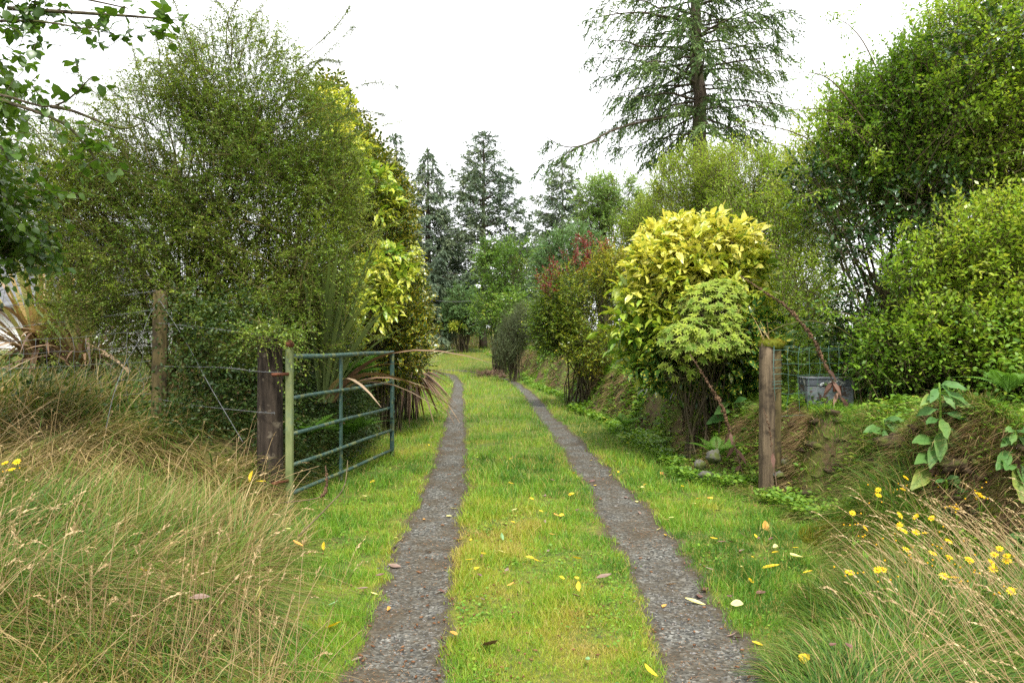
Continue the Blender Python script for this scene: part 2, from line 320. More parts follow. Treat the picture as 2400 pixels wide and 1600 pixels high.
# ---------------------------------------------------------------- lawn, litter, gravel (stuff)
M['lawn'] = leafmat('lawn_blade', [(.05, .13, .014), (.11, .245, .022), (.20, .34, .028), (.32, .33, .035), (.40, .31, .10)], .5, .35, spec=.3)
def screenpts(n, d0, d1, x0, x1, seed, pw=.5):
    r = R(seed); u = r.uniform(size=n); y = (d0**-pw+u*(d1**-pw-d0**-pw))**(-1/pw)
    lim = .70*y+.9; x = r.uniform(-1, 1, n)*lim
    k = (x > x0) & (x < x1); return x[k], y[k], r
def lawn():
    x, y, r = screenpts(1150000, 2.0, 62, -30, 30, 11, .62)
    dl = x-fl(y); drr = x-fr(y)
    inside = (dl > -.15+.12*noise2(x, y, 2, 31)) & (drr < .05)
    top = (drr > .38) & ((drr < .95) | (y > 13)) & (drr < 5)
    tm = trackm(x, y); clump = .5+.5*noise2(x, y, 5, 32)+.3*noise2(x, y, 14, 36)
    pr = np.where(inside, sm(.86, .15, tm-.12*noise2(x, y, 5.5, 37))*np.clip(.35+.75*clump, .1, 1)*(1+.5*(noise2(x, y, 6, 39) > .2)*(tm > .3)), 0); pr = np.where(top & ~inside, .9, pr)
    pr = np.where((drr > .05) & ~top, .35, pr)
    pr = np.where((y > 52), .0, pr)
    k = r.uniform(size=len(x)) < pr; x, y, tm = x[k], y[k], tm[k]; n = len(x)
    fresh = np.clip(noise2(x, y, .45, 33)*.5+.5, 0, 1)
    sc_ = (y/3)**.62
    L = (.022+.03*r.uniform(size=n)**2)*sc_*(1+.5*fresh)*(1-.45*tm)*np.clip(.95+.5*noise2(x, y, 3.1, 30), .4, 1.8); wd = .0030*(y/3)**.8*r.uniform(.7, 1.3, n)
    a = r.uniform(0, 6.28, n); lean = r.uniform(.1, .9, n); hd = np.stack([np.cos(a), np.sin(a), 0*a], -1)
    D = nrm(np.stack([0*a, 0*a, 1+0*a], -1)+hd*lean[:, None]*.6); B = hd*lean[:, None]*.5-np.array([0, 0, .25])*lean[:, None]
    far = sm(8, 24, y)
    t = .29+.27*noise2(x, y, .8, 34)*(1-.5*far)+.1*noise2(x, y, .35, 38)+.17*noise2(x, y, 4, 35)+.08*noise2(x, y, 11, 29)+r.normal(0, .12, n)-.05*fresh+.05*far
    mid = np.exp(-((x-(tl_(y)+tr_(y))/2)/.45)**2)*sm(45, 20, y); t += .11*mid*(1-.6*sm(5, 9, y)*sm(12, 9, y))+.12*sm(.05, .3, tm)
    t = np.where(r.uniform(size=n) < .09, .95, t)
    mb = MB(); near = y < 9
    P = np.stack([x, y, H(x, y)-.004], -1)
    for msk, K, sd_ in ((near, 2, 5), (~near, 1, 6)):
        blades(mb, P[msk], D[msk], B[msk], L[msk], wd[msk], K, np.clip(t[msk], 0, 1), 0, sd_)
    # clover and little round weed leaves
    x, y, r = screenpts(60000, 2.0, 16, -3, 4, 12, .8)
    k = (x > fl(y)) & (x < fr(y)) & (trackm(x, y) < .25) & (noise2(x, y, 1.6, 40)+r.normal(0, .3, len(x)) > .15); x, y = x[k], y[k]; n = len(x)
    a = r.uniform(0, 6.28, n); hd = np.stack([np.cos(a), np.sin(a), .25+0*a], -1); s = .011*(y/3)**.5*r.uniform(.7, 1.5, n)
    add_leaves(mb, np.stack([x, y, H(x, y)+.012*r.uniform(.5, 2.2, n)], -1), hd, np.array([[0, 0, 1.]])+r.normal(0, .3, (n, 3)), s*1.2, s, 'l', np.clip(.3+r.normal(0, .15, n), 0, .7))
    o = part(mb, 'lawn_grass', M['lawn']); tag(o, 'short bright green mown grass along both sides and middle of the drive', 'grass', kind='stuff')
lawn()

M['needle'] = leafmat('needle_litter', [(.1, .045, .02), (.22, .11, .05), (.33, .2, .1)], .7, 0, spec=.2)
M['stone'] = surf('pebble', (.04, .04, .04), (.12, .12, .115), 40, c3=(.2, .19, .18), s3=18, bump=.2)
def litter():
    mb = MB(); x, y, r = screenpts(150000, 2.0, 22, -3, 4, 21, .9)
    tm = trackm(x, y); wide = np.minimum(np.abs(x-tl_(y)), np.abs(x-tr_(y)))
    k = (x > fl(y)+.05) & (x < fr(y)) & (r.uniform(size=len(x)) < np.where(tm > .15, .6*np.clip(.5+.6*noise2(x, y, 1.2, 22), .12, 1), .10*sm(.8, .3, wide)))
    x, y = x[k], y[k]; n = len(x); a = r.uniform(0, 6.28, n)
    D = np.stack([np.cos(a), np.sin(a), r.normal(0, .12, n)], -1); L = .016*(y/3)**.7*r.uniform(.6, 1.5, n)
    add_leaves(mb, np.stack([x, y, H(x, y)+.004+.02*(trackm(x, y) < .2)], -1), D, np.array([[0, 0, 1.]])+0*D, L, .0022*(y/3)**.8, 'd', r.uniform(0, 1, n))
    # little rust coloured catkins
    x, y, r = screenpts(4200, 2.1, 14, -3, 4, 23, .9)
    k = (x > fl(y)) & (x < fr(y)) & ((np.abs(x-tl_(y)-.28) < .3) | (r.uniform(size=len(x)) < .25)); x, y = x[k], y[k]; n = len(x)
    add_lumps(mb, np.stack([x, y, H(x, y)+.012], -1), np.stack([.012*r.uniform(.6, 1.3, n), .005+0*x, .005+0*x], -1), r.uniform(0, .35, n), 24, .2, 5, 4)
    o = part(mb, 'needle_litter', M['needle']); tag(o, 'orange brown needles and catkins strewn over the wheel tracks', 'litter', kind='stuff')
    mb = MB(); x, y, r = screenpts(60000, 2.0, 20, -3, 4, 25, .9)
    k = (r.uniform(size=len(x)) < trackm(x, y)*np.clip(.35-.7*noise2(x, y, 1.2, 22), .05, 1)); x, y = x[k], y[k]; n = len(x)
    s = .0042*(y/3)**.5*r.lognormal(0, .35, n)
    add_lumps(mb, np.stack([x, y, H(x, y)+.001], -1), np.stack([s, s*.8, s*.6], -1), r.uniform(size=n), 26, .3, 5, 4)
    o = part(mb, 'gravel', M['stone'], smooth=False); tag(o, 'loose grey chippings in the two wheel tracks', 'gravel', kind='stuff')
litter()

# ---------------------------------------------------------------- tall grass (stuff)
M['tall'] = leafmat('tall_blade', [(.03, .085, .012), (.07, .15, .016), (.14, .22, .026), (.22, .16, .055), (.44, .33, .15)], .5, .3, spec=.3)
M['straw'] = leafmat('straw', [(.26, .17, .075), (.41, .30, .145), (.54, .41, .24)], .6, .25, spec=.2, tcol=(1.1, 1, .8))
def seedheads(mb, P, D, L, seed, mi=0, wide=1.):
    r = R(seed); n = len(P); k = 16
    s = np.linspace(0, 1, k)[None, :, None]; D = nrm(D)
    droop = np.array([0, 0, -1.])*.35
    C = P[:, None]+L[:, None, None]*(s*D[:, None]+s*s*droop)
    rv = nrm(r.normal(size=(n, k, 3))); dd = nrm(D[:, None]*1.3+rv*.75*wide+s*droop*1.5)
    ll = (.017*r.uniform(.6, 1.3, (n, k))*(1-.5*np.abs(s[..., 0]*2-.8)))
    add_leaves(mb, C.reshape(-1, 3), dd.reshape(-1, 3), r.normal(size=(n*k, 3)), ll.ravel(), ll.ravel()*.42, 'd', np.clip(np.repeat(r.uniform(.4, 1., n), k)+r.normal(0, .15, n*k), 0, 1), mi)
def tall(side):
    r = R(50 if side < 0 else 51); mb = MB(); N = 300000
    y = r.uniform(1.9, 9.5 if side < 0 else 6.2, N)
    if side < 0:
        x = r.uniform(-8, .2, N); dl = fl(y)-x+.16*noise2(x, y, 1.5, 41); k = (dl > 0) & (x > -.7*y-1.0) & (y < 9.2-.9*sm(1.2, .2, dl)*2)
        k &= ~((y > 6.45) & (dl < 1.15))
    else:
        x = r.uniform(.9, 8, N); e = np.interp(y, [1.9, 3.05, 3.6, 4.4, 5.2, 6.5], [1.0, 1.22, 1.38, 1.85, 2.05, 2.15]); dl = x-e+.16*noise2(x, y, 1.5, 42)
        k = (dl > 0) & (x < .7*y+1.0) & (x < fr(y)+.12)
        k &= r.uniform(size=N) < np.where(y > 4.6, .6, 1.)
    x, y, dl = x[k], y[k], dl[k]
    keep = r.uniform(size=len(x)) < np.clip(3.4/y, .35, 1)*np.clip(.7+.5*noise2(x, y, 2.1, 43), .12, 1)*(.85 if side < 0 else .9); x, y, dl = x[keep], y[keep], dl[keep]; n = len(x)
    a = (0.1 if side < 0 else 2.6)+1.7*noise2(x, y, .55, 44)+r.normal(0, .85 if side < 0 else .5, n)
    hd = np.stack([np.cos(a), np.sin(a), 0*a], -1)
    lodge = np.clip((.95 if side < 0 else .6)+.45*noise2(x, y, .8, 45)+r.normal(0, .22, n)-(.35*sm(4., 3., y) if side < 0 else 0), .1, 1.5)
    edge = sm(0, .5, dl)
    L = (.2+.36*r.uniform(size=n))*(.45+.55*edge)*(1.15*(1+.25*sm(6, 7.5, y)) if side < 0 else .8); wd = (.0056 if side < 0 else .0048)*r.uniform(.55, 1.35, n)*np.clip(y/4, 1, 2)
    D = nrm(np.array([[0, 0, 1.]])+hd*(lodge*1.0)[:, None]+r.normal(0, .18, (n, 3))); B = hd*(lodge*.55)[:, None]-np.array([[0, 0, .62]])*lodge[:, None]
    dry = (.30+.28*sm(3.4, 4.3, y)*sm(.3, 1.2, dl) if side < 0 else .10)+.32*noise2(x, y, .8, 46)
    dryp = r.uniform(size=n) < np.clip(dry+.15*(lodge-.5), .04, .8)
    t = np.where(dryp, r.uniform(.62, 1, n), np.clip(.3+r.normal(0, .16, n)+.1*noise2(x, y, 2, 47), 0, .6))
    blades(mb, np.stack([x, y, H(x, y)-.01], -1), D, B, L, wd, 4, t, 0, 55)
    # straw stems with seed heads
    m = 2200 if side < 0 else 540
    y = r.uniform(1.9, 8.6 if side < 0 else 4.6, m*6)
    if side < 0:
        x = r.uniform(-7, 0, m*6); dl = fl(y)-x; pr = sm(-.02, .25, dl)*np.where(y < 4.4, 1., .42+.5*sm(1.4, .1, dl))*(x > -.7*y-.8)*np.where(y < 3.5, 1.9, .55)*np.clip(.6+.6*noise2(x, y, 1.1, 57), .05, 1.3)
        pr *= ~((y > 6.45) & (dl < 1.0))
    else:
        x = r.uniform(.9, 5, m*6); e = np.interp(y, [1.9, 3.05, 3.6, 4.4, 5.2], [1.0, 1.25, 1.45, 2.0, 2.4]); dl = x-e; pr = sm(.1, .9, dl)*(x < .7*y+.8)*.8*np.where(y < 4.3, 1., .4)
    k = r.uniform(size=m*6) < pr*.5; x, y, dl = x[k][:m], y[k][:m], dl[k][:m]; n = len(x)
    if side < 0: a = .15+1.0*noise2(x, y, .6, 48)+r.normal(0, .8, n); lean = np.where(y < 3.9, .5, .85)*r.uniform(.1, 1.7, n)
    else: a = 2.75+.35*noise2(x, y, .6, 49)+r.normal(0, .25, n); lean = .75*r.uniform(.6, 1.25, n)
    hd = np.stack([np.cos(a), np.sin(a), 0*a], -1); L = r.uniform(.32, .62, n)*(.8+.2*sm(0, .5, dl))
    D = nrm(np.array([[0, 0, 1.]])+hd*(lean*.55)[:, None]); B = hd*(lean*.35)[:, None]-np.array([[0, 0, .16]])*lean[:, None]
    P = np.stack([x, y, H(x, y)], -1)
    s = np.linspace(0, 1, 5)[None, :, None]; C = P[:, None]+L[:, None, None]*(s*D[:, None]+s*s*B[:, None])
    add_tubes(mb, C, np.linspace(.0018, .001, 5)[None]*np.clip(y/3.2, 1, 1.7)[:, None], 3, r.uniform(.1, .9, n), 1)
    hdp = r.uniform(size=n) < (.62 if side < 0 else .85)
    seedheads(mb, C[hdp, -1], (D+2*B)[hdp], r.uniform(.06, .12, hdp.sum())*(1 if side < 0 else 1.1), 56, 1, .6 if side > 0 else .8)
    o = part(mb, 'meadow_grass' if side < 0 else 'verge_grass', [M['tall'], M['straw']])
    tag(o, 'long lodged green and straw coloured grass on the left verge' if side < 0 else 'long grass with drooping straw seed heads on the right verge', 'grass', kind='stuff')
tall(-1); tall(1)

# ---------------------------------------------------------------- shrubs and trees
class Crown:
    """sample points inside a union of ellipsoids given as (px, py, d, rx, ry, depth radius)"""
    def __init__(s, blobs):
        s.c = np.array([W(b[0], b[1], b[2]) for b in blobs]); s.r = np.array([(b[3]*b[2]/F, b[5], b[4]*b[2]/F) for b in blobs])
        s.w = (s.r[:, 0]*s.r[:, 2]*s.r[:, 1])**.7; s.w /= s.w.sum()
    def sample(s, r, n, shell=.27, seed=0, gap=.25, nf=1.3):
        Ps, Os = [], []; got = 0
        while got < n:
            i = r.choice(len(s.c), n, p=s.w); v = nrm(r.normal(size=(n, 3))); q = r.uniform(size=n)**shell
            p = s.c[i]+v*q[:, None]*s.r[i]; o_ = nrm(v/s.r[i])
            k = (noise3(p, nf, seed)*.5+.5+r.normal(0, .15, n) > gap) & (p[:, 2] > H(p[:, 0], p[:, 1])+.05)
            Ps.append(p[k]); Os.append(o_[k]); got += k.sum()
        return np.concatenate(Ps)[:n], np.concatenate(Os)[:n]
def twigs(mbl, mbs, r, p, o, tl, k, L, Wd, tm='d', fan=None, fanw=0., up=.5, out=.8, jit=.6, droop=.25, ang=.85, trad=.003, tint=None, tvar=.12, pair=False, mi=0, flat=.6, seg=4, smin=.15, twt=None):
    n = len(p); d = nrm(o*out+np.array([0, 0, up])+r.normal(0, jit, (n, 3))); tl = tl*r.uniform(.6, 1.35, n)
    if fan is not None: d = nrm(d*.6+nrm(p-np.asarray(fan))*fanw)
    p0 = p-d*(tl*.5)[:, None]
    s = np.linspace(0, 1, seg)[None, :, None]; bend = np.array([0, 0, -droop])+r.normal(0, .12, (n, 1, 3))
    C = p0[:, None]+tl[:, None, None]*(s*d[:, None]+s*s*bend)
    if mbs is not None and trad > 0: add_tubes(mbs, C, np.linspace(trad, trad*.4, seg)[None], 3, twt if twt is not None else r.uniform(size=n))
    u = (np.arange(k)+.5)/k*(1-smin)+smin
    u = np.clip(u[None]+r.normal(0, .02, (n, k)), 0, 1)[..., None]
    Q = p0[:, None]+tl[:, None, None]*(u*d[:, None]+u*u*bend); td = nrm(d[:, None]+2*u*bend)
    side = nrm(np.cross(td, np.array([0, 0, 1.])+r.normal(0, flat, (n, 1, 3))+r.normal(0, flat*.5, (n, k, 3))))
    sg = np.where(np.arange(k) % 2 == 0, 1., -1.)[None, :, None]
    ld = nrm(td*(1-ang*.45)+side*sg*ang+r.normal(0, .22, (n, k, 3))+np.array([0, 0, -droop*.35])); ld[:, -1] = td[:, -1]
    U = np.array([0, 0, 1.])+r.normal(0, .45, (n, k, 3))
    if tint is None: tint = np.clip(.45+.22*noise3(p, 1.1, 77)+r.normal(0, .1, n), .05, .95)
    t = np.clip(tint[:, None]+r.normal(0, tvar, (n, k))+.12*(u[..., 0]-.5), 0, 1)
    ll = L*r.uniform(.65, 1.25, (n, k))
    add_leaves(mbl, Q.reshape(-1, 3), ld.reshape(-1, 3), U.reshape(-1, 3), ll.ravel(), (ll*Wd/L).ravel(), tm, t.ravel(), mi)
def limbs(mb, r, base, spread, targets, rad, segs=7, wob=.08, tint=None):
    n = len(targets); a = r.uniform(0, 6.28, n); q = spread*np.sqrt(r.uniform(size=n))
    b = np.stack([base[0]+q*np.cos(a), base[1]+q*np.sin(a)*.7, 0*a], -1); b[:, 2] = H(b[:, 0], b[:, 1])-.03
    s = np.linspace(0, 1, segs)[None, :, None]; ht = (targets[:, 2]-b[:, 2])
    m = b+(targets-b)*np.array([.28, .28, .6])+r.normal(0, .06, (n, 3))*ht[:, None]
    C = (1-s)**2*b[:, None]+2*s*(1-s)*m[:, None]+s*s*targets[:, None]
    C[:, 1:-1] += r.normal(0, wob, (n, segs-2, 3))*.35
    add_tubes(mb, C, (rad*r.uniform(.6, 1.3, n))[:, None]*np.linspace(1, .28, segs)[None], 5, r.uniform(size=n) if tint is None else tint)
def shrub(name, label, cat, blobs, base, mat, ntw, k, L, Wd, seed, tl=.35, nl=30, lrad=.018, spread=.4, stemmat='bark', shell=.28, gap=.22, nf=1.3, group=None, trunk=None, extra=None, crown_name='foliage', stem_name='stems', smooth=True, **kw):
    r = R(seed); cr = Crown(blobs); bx, by = W(base[0], HY, base[1])[:2]
    t = thing(name, label, cat, (bx, by, gz(bx, by)), group)
    ml, ms = MB(), MB(); p, o_ = cr.sample(r, ntw, shell, seed, gap, nf)
    twigs(ml, ms, r, p, o_, tl, k, L, Wd, **kw)
    if nl:
        tg, _ = cr.sample(r, nl, .8, seed, .1); limbs(ms, r, (bx, by), spread, tg, lrad)
    if trunk:
        tw = MB(); z0 = gz(bx, by); top = W(*trunk[0]); K = 8
        pts = np.linspace([bx, by, z0-.1], top, K)+r.normal(0, trunk[1]*.3, (K, 3))*np.linspace(0, 1, K)[:, None]
        tube(tw, pts, np.linspace(trunk[1], trunk[1]*.35, K), 10); part(tw, 'trunk', M['bark'], t)
    if extra: extra(t, r, cr, ml, ms)
    part(ml, crown_name, mat, t, smooth); part(ms, stem_name, M[stemmat], t)
    return t

def outbranches(ml, ms, r, cr, n, zmin, lb, nt, tl, k, L, Wd, tm='d', ymax=99, upb=.5, **kw):
    p, o_ = cr.sample(r, n*4, .06, 3, .0); q = (p[:, 2] > zmin) & (p[:, 1] < ymax); p, o_ = p[q][:n], o_[q][:n]
    d = nrm(o_*.8+np.array([0, 0, upb])+r.normal(0, .3, p.shape))
    for i in range(len(p)):
        l = lb*r.uniform(.6, 1.3); s = np.linspace(0, 1, 8)[:, None]; C = p[i]-d[i]*l*.45+l*(s*d[i]-s*s*np.array([0, 0, .3])+.05*np.sin(s*5+i)); tube(ms, C, np.linspace(.007, .002, 8), 4)
        u = r.uniform(.3, 1, nt); Q = np.stack([np.interp(u, np.linspace(0, 1, 8), C[:, j]) for j in range(3)], -1)
        twigs(ml, ms, r, Q, nrm(r.normal(size=(nt, 3))+d[i]*.8), tl, k, L, Wd, tm, tint=np.clip(r.normal(.5, .12)+r.normal(0, .06, nt), 0, 1), **kw)
# -- the big fine-leaved hedge shrub left of the gate
M['box'] = leafmat('small_leaf', [(.042, .09, .012), (.085, .16, .016), (.14, .22, .022), (.22, .29, .03), (.34, .35, .045)], .4, .35, spec=.35)
def big_extra(t, r, cr, ml, ms):
    outbranches(ml, ms, r, cr, 150, 1.3, 1.1, 22, .2, 12, .021, .0125, ymax=8.6, upb=.6, up=.4, out=.8, jit=.4, droop=.2, trad=.0018)
    # long thin shoots arching out of the crown top
    p, o_ = cr.sample(r, 1300, .12, 3, 0.05); k = (p[:, 2] > 2.0); p, o_ = p[k], o_[k]
    twigs(ml, ms, r, p, o_, .95, 34, .018, .010, 'd', fan=(-3.3, 8.7, .3), fanw=.7, up=.6, out=.75, jit=.3, droop=.25, trad=.003, seg=6, ang=.9, tint=np.clip(.35+r.normal(0, .1, len(p)), 0, 1))
    for pts in ([(640, 300, 7.9), (760, 250, 7.7), (860, 195, 7.6), (940, 205, 7.6)], [(690, 200, 8), (760, 130, 7.8), (830, 60, 7.7)], [(700, 140, 8), (780, 70, 8), (820, 15, 8)],
                [(760, 300, 7.8), (830, 262, 7.7), (905, 268, 7.7)], [(560, 150, 8.2), (590, 60, 8.2), (640, -30, 8.1)], [(470, 160, 8.2), (430, 60, 8.2), (400, -20, 8.2)], [(350, 260, 8.3), (320, 150, 8.3), (300, 60, 8.3)], [(160, 400, 8.3), (120, 270, 8.3), (60, 180, 8.2)], [(690, 170, 7.9), (750, 140, 7.8), (800, 145, 7.7)]):
        C = spline([W(*q) for q in pts], 14); tube(ms, C, np.linspace(.006, .0018, 14), 4)
        n = 60; u = r.uniform(.25, 1, n); Q = np.stack([np.interp(u, np.linspace(0, 1, 14), C[:, i]) for i in range(3)], -1)
        twigs(ml, ms, r, Q, nrm(r.normal(size=(n, 3))), .13, 8, .016, .009, 'd', up=.5, out=.5, jit=.3, trad=.0015, seg=3)
shrub('hedge_shrub', 'huge tangled dark green shrub with tiny leaves and thin arching shoots behind the gatepost', 'shrub',
      [(480, 540, 8.5, 330, 330, 1.0), (640, 440, 8.3, 230, 290, .9), (320, 580, 8.5, 230, 270, .9), (560, 230, 8.6, 190, 210, .8), (725, 540, 8.3, 115, 230, .8), (160, 470, 8.6, 170, 160, .7),
       (640, 740, 7.9, 180, 110, .45), (755, 710, 8.2, 80, 100, .4), (450, 740, 9.9, 240, 110, .35), (420, 330, 8.6, 200, 200, .8), (110, 390, 8.7, 120, 130, .5), (700, 640, 7.6, 150, 130, .4), (645, 772, 6.12, 85, 26, .16), (610, 800, 7.2, 90, 60, .35), (385, 655, 7.12, 75, 26, .14)],
      (480, 8.7), M['box'], 19500, 22, .022, .0135, 101, tl=.42, fan=(-3.3, 8.7, .3), fanw=.35, nl=60, lrad=.022, spread=.75, stemmat='mosstwig', shell=.27, gap=.2, nf=1.6, up=.45, out=.6, jit=.65, droop=.4, trad=.0024, extra=big_extra)

# -- left tree with larger round leaves
M['alder'] = leafmat('alder_leaf', [(.026, .065, .008), (.046, .105, .012), (.075, .145, .016), (.12, .2, .025)], .35, .4, spec=.5)
def leafy_branch(ml, ms, r, pts, rad, nt, tl, k, L, Wd, tm='l', n=14, **kw):
    C = spline([W(*q) for q in pts], n); tube(ms, C, np.linspace(rad, rad*.25, n), 6)
    u = r.uniform(.15, 1, nt); Q = np.stack([np.interp(u, np.linspace(0, 1, n), C[:, i]) for i in range(3)], -1)
    twigs(ml, ms, r, Q+r.normal(0, tl*.25, (nt, 3)), nrm(r.normal(size=(nt, 3))*np.array([1, .6, .7])), tl, k, L, Wd, tm, **kw)
def alder():
    r = R(120); bx, by = -4.2, 5.8; t = thing('alder_tree', 'tree with broad rounded leaves overhanging the top left corner, dark branches', 'tree', (bx, by, gz(bx, by)))
    ml, ms, mt = MB(), MB(), MB()
    tube(mt, spline([(bx, by, gz(bx, by)-.1), (bx+.1, by-.05, 1.5), (bx-.05, by-.2, 3.2), (bx+.2, by-.4, 5.2)], 10), np.linspace(.13, .05, 10), 10)
    kw = dict(up=.1, out=.7, jit=.4, droop=.35, trad=.003, ang=.8)
    for pts, nt in (([(-420, 120, 5.5), (-100, 60, 5), (80, 50, 4.7), (230, 75, 4.6)], 26), ([(-420, 230, 5.5), (-60, 215, 5), (120, 250, 4.8), (215, 180, 4.7)], 20), ([(-60, 215, 5), (130, 280, 4.8), (200, 340, 4.8), (225, 380, 4.8)], 14),
                    ([(-420, 20, 5.4), (-50, -30, 4.9), (150, -10, 4.7), (300, 20, 4.6)], 26), ([(20, 20, 4.8), (180, 30, 4.7), (330, 40, 4.6), (415, 48, 4.55)], 9), ([(-80, 215, 5), (-20, 300, 4.9), (20, 380, 4.9)], 12), ([(120, 250, 4.8), (170, 260, 4.75), (280, 300, 4.7), (330, 290, 4.7)], 0)):
        leafy_branch(ml, ms, r, pts, .014, nt, .28, 6, .068, .056, **kw)
    q = W(400, 55, 4.55); twigs(ml, ms, r, np.array([q, q+.05, q-.04]), nrm(r.normal(size=(3, 3))), .2, 5, .07, .058, 'l', **kw)
    cr = Crown([(-40, 480, 6.0, 170, 190, .5), (0, 580, 6.1, 110, 55, .4), (-120, 330, 5.6, 180, 160, .5), (-150, 120, 5.2, 200, 180, .6)])
    p, o_ = cr.sample(r, 620, .5, 5, .2); twigs(ml, ms, r, p, o_, .33, 7, .07, .055, 'l', **kw)
    for tg in cr.sample(r, 22, .7, 6, .1)[0]:
        z = r.uniform(1.4, 3.6); C = spline([(bx, by, z), (bx+(tg[0]-bx)*.5, by+(tg[1]-by)*.5, z+(tg[2]-z)*.7), tg], 8); tube(ms, C, np.linspace(.025, .006, 8), 5)
    for z0, tg in ((2.6, W(-420, 120, 5.5)), (2.4, W(-420, 230, 5.5)), (3.3, W(-420, 20, 5.4))): tube(ms, spline([(bx, by-.1, z0), tg], 5), np.linspace(.035, .014, 5), 6)
    part(mt, 'trunk', M['bark'], t); part(ms, 'branches', M['bark'], t); part(ml, 'crown', M['alder'], t)
alder()

# -- left side behind the gate
M['vholly'] = leafmat('yellow_edged_leaf', [(.02, .055, .012), (.045, .10, .018), (.07, .13, .025), (.3, .3, .03)], .3, .2, edge=(.50, .40, .02), spec=.5, edgepow=.8)
shrub('variegated_holly', 'tall holly bush with dark leaves edged in yellow behind the gate end', 'shrub',
      [(880, 560, 11.6, 95, 210, .8), (900, 790, 11.3, 115, 130, .8), (830, 390, 12, 75, 130, .7), (770, 270, 12.2, 55, 100, .5), (950, 720, 11.6, 55, 110, .6), (860, 420, 11.6, 60, 110, .6), (915, 500, 11.8, 55, 110, .5)], (880, 11.8), M['vholly'], 3900, 9, .066, .042, 130, tl=.3, tm='l', up=.6, out=.8, jit=.4, droop=.15, gap=.12, shell=.3, spread=.4, nl=40, trad=.003)
M['aucuba'] = leafmat('gold_leaf', [(.06, .16, .02), (.22, .34, .035), (.52, .54, .07), (.72, .66, .16)], .32, .3, spec=.45, spots=((.10, .2, .03), 26, .58))
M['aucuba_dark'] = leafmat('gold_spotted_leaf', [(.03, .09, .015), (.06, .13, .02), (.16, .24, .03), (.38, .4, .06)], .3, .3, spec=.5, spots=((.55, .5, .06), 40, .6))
def golden(name, label, blobs, base, ntw, seed, L=.15, tintz=None, mat=None, **kw):
    r = R(seed); cr = Crown(blobs); bx, by = W(base[0], HY, base[1])[:2]
    t = thing(name, label, 'shrub', (bx, by, gz(bx, by))); ml, ms = MB(), MB()
    p, o_ = cr.sample(r, ntw, .3, seed, .05, 1.5); n = len(p)
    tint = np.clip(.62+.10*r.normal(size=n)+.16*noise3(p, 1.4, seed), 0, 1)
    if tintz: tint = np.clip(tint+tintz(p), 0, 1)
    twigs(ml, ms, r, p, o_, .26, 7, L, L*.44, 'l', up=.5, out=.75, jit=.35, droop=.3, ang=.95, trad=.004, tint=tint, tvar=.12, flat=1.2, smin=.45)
    tg, _ = cr.sample(r, 34, .8, seed, .05); limbs(ms, r, (bx, by), .3, tg, .014)
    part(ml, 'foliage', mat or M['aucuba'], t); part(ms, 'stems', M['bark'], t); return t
golden('golden_laurel', 'small golden spotted laurel showing through the yellow edged holly', [(875, 450, 10.8, 50, 70, .4), (905, 640, 10.6, 55, 65, .4), (860, 720, 10.4, 55, 60, .4), (810, 380, 11.0, 50, 80, .4), (785, 260, 11.4, 45, 50, .4)], (860, 11.2), 480, 131, .14, lambda p: -.05+0*p[:, 0])
golden('golden_bush', 'rounded pale yellow bush standing beyond the yellow edged holly', [(940, 585, 13.5, 38, 42, .4), (950, 640, 13.4, 35, 50, .4)], (940, 13.5), 200, 132, .08, lambda p: .1+0*p[:, 0])

M['flax'] = leafmat('flax_leaf', [(.10, .15, .05), (.17, .2, .06), (.36, .32, .12), (.3, .17, .06)], .45, .2, spec=.4)
M['flaxdead'] = leafmat('dead_flax_leaf', [(.09, .05, .03), (.18, .11, .06), (.30, .22, .14)], .6, .15, spec=.3)
def flax(name, label, base, zoff, n, nd_, L, seed, tints, width=.05, azr=(0, 6.28), bendr=(.25, .9), dead=(.6, 1.1), dl=1.):
    r = R(seed); bx, by = base; z = gz(bx, by)+zoff
    t = thing(name, label, 'flax', (bx, by, gz(bx, by)))
    for nm, m, mat, br, tt in (('leaves', n, 'flax', bendr, tints), ('dead_leaves', nd_, 'flaxdead', dead, (0, 1))):
        mb = MB(); a = r.uniform(*azr, m); hd = np.stack([np.cos(a), np.sin(a), 0*a], -1); b = r.uniform(*br, m)
        P = np.array([bx, by, z])+hd*r.uniform(0, .14, m)[:, None]; D = nrm(np.array([0, 0, 1.])+hd*(b*.75)[:, None]); B = hd*(b*.45)[:, None]-np.array([0, 0, 1.])*(b**2*.85)[:, None]
        LL = L*(dl if nm == 'dead_leaves' else 1)*r.uniform(.6, 1.15, m); s = np.linspace(0, 1, 9)[None, :, None]; C = P[:, None]+LL[:, None, None]*(s*D[:, None]+s*s*B[:, None])
        S = nrm(np.cross(hd, [0, 0, 1.])+.25*r.normal(size=(m, 3)))[:, None]; wv = width*np.array([.55, .8, 1, 1, .95, .85, .65, .4, .04])[None, :, None]*r.uniform(.7, 1.2, m)[:, None, None]
        fold = np.array([0, 0, 1.])*.12*wv
        V = np.stack([C-S*wv*.5+fold, C, C+S*wv*.5+fold], 2).reshape(m, -1, 3)
        q = np.array([[3*i+j, 3*i+j+1, 3*i+j+4, 3*i+j+3] for i in range(8) for j in (0, 1)])
        mb.add(V.reshape(-1, 3), (q[None]+(np.arange(m)*27)[:, None, None]).reshape(-1, 4), np.repeat(r.uniform(*tt, m), 27), np.tile(np.tile([1, 0, 1.], 9), m))
        part(mb, nm, M[mat], t)
flax('flax_plant', 'striped pale green flax with brown drooping dead leaves beyond the gate, at the bend', (-1.75, 13.2), .75, 40, 110, 1.0, 140, (.3, .75), .055, (-1.9, 1.9), (.15, .75), (.9, 1.6), .62)
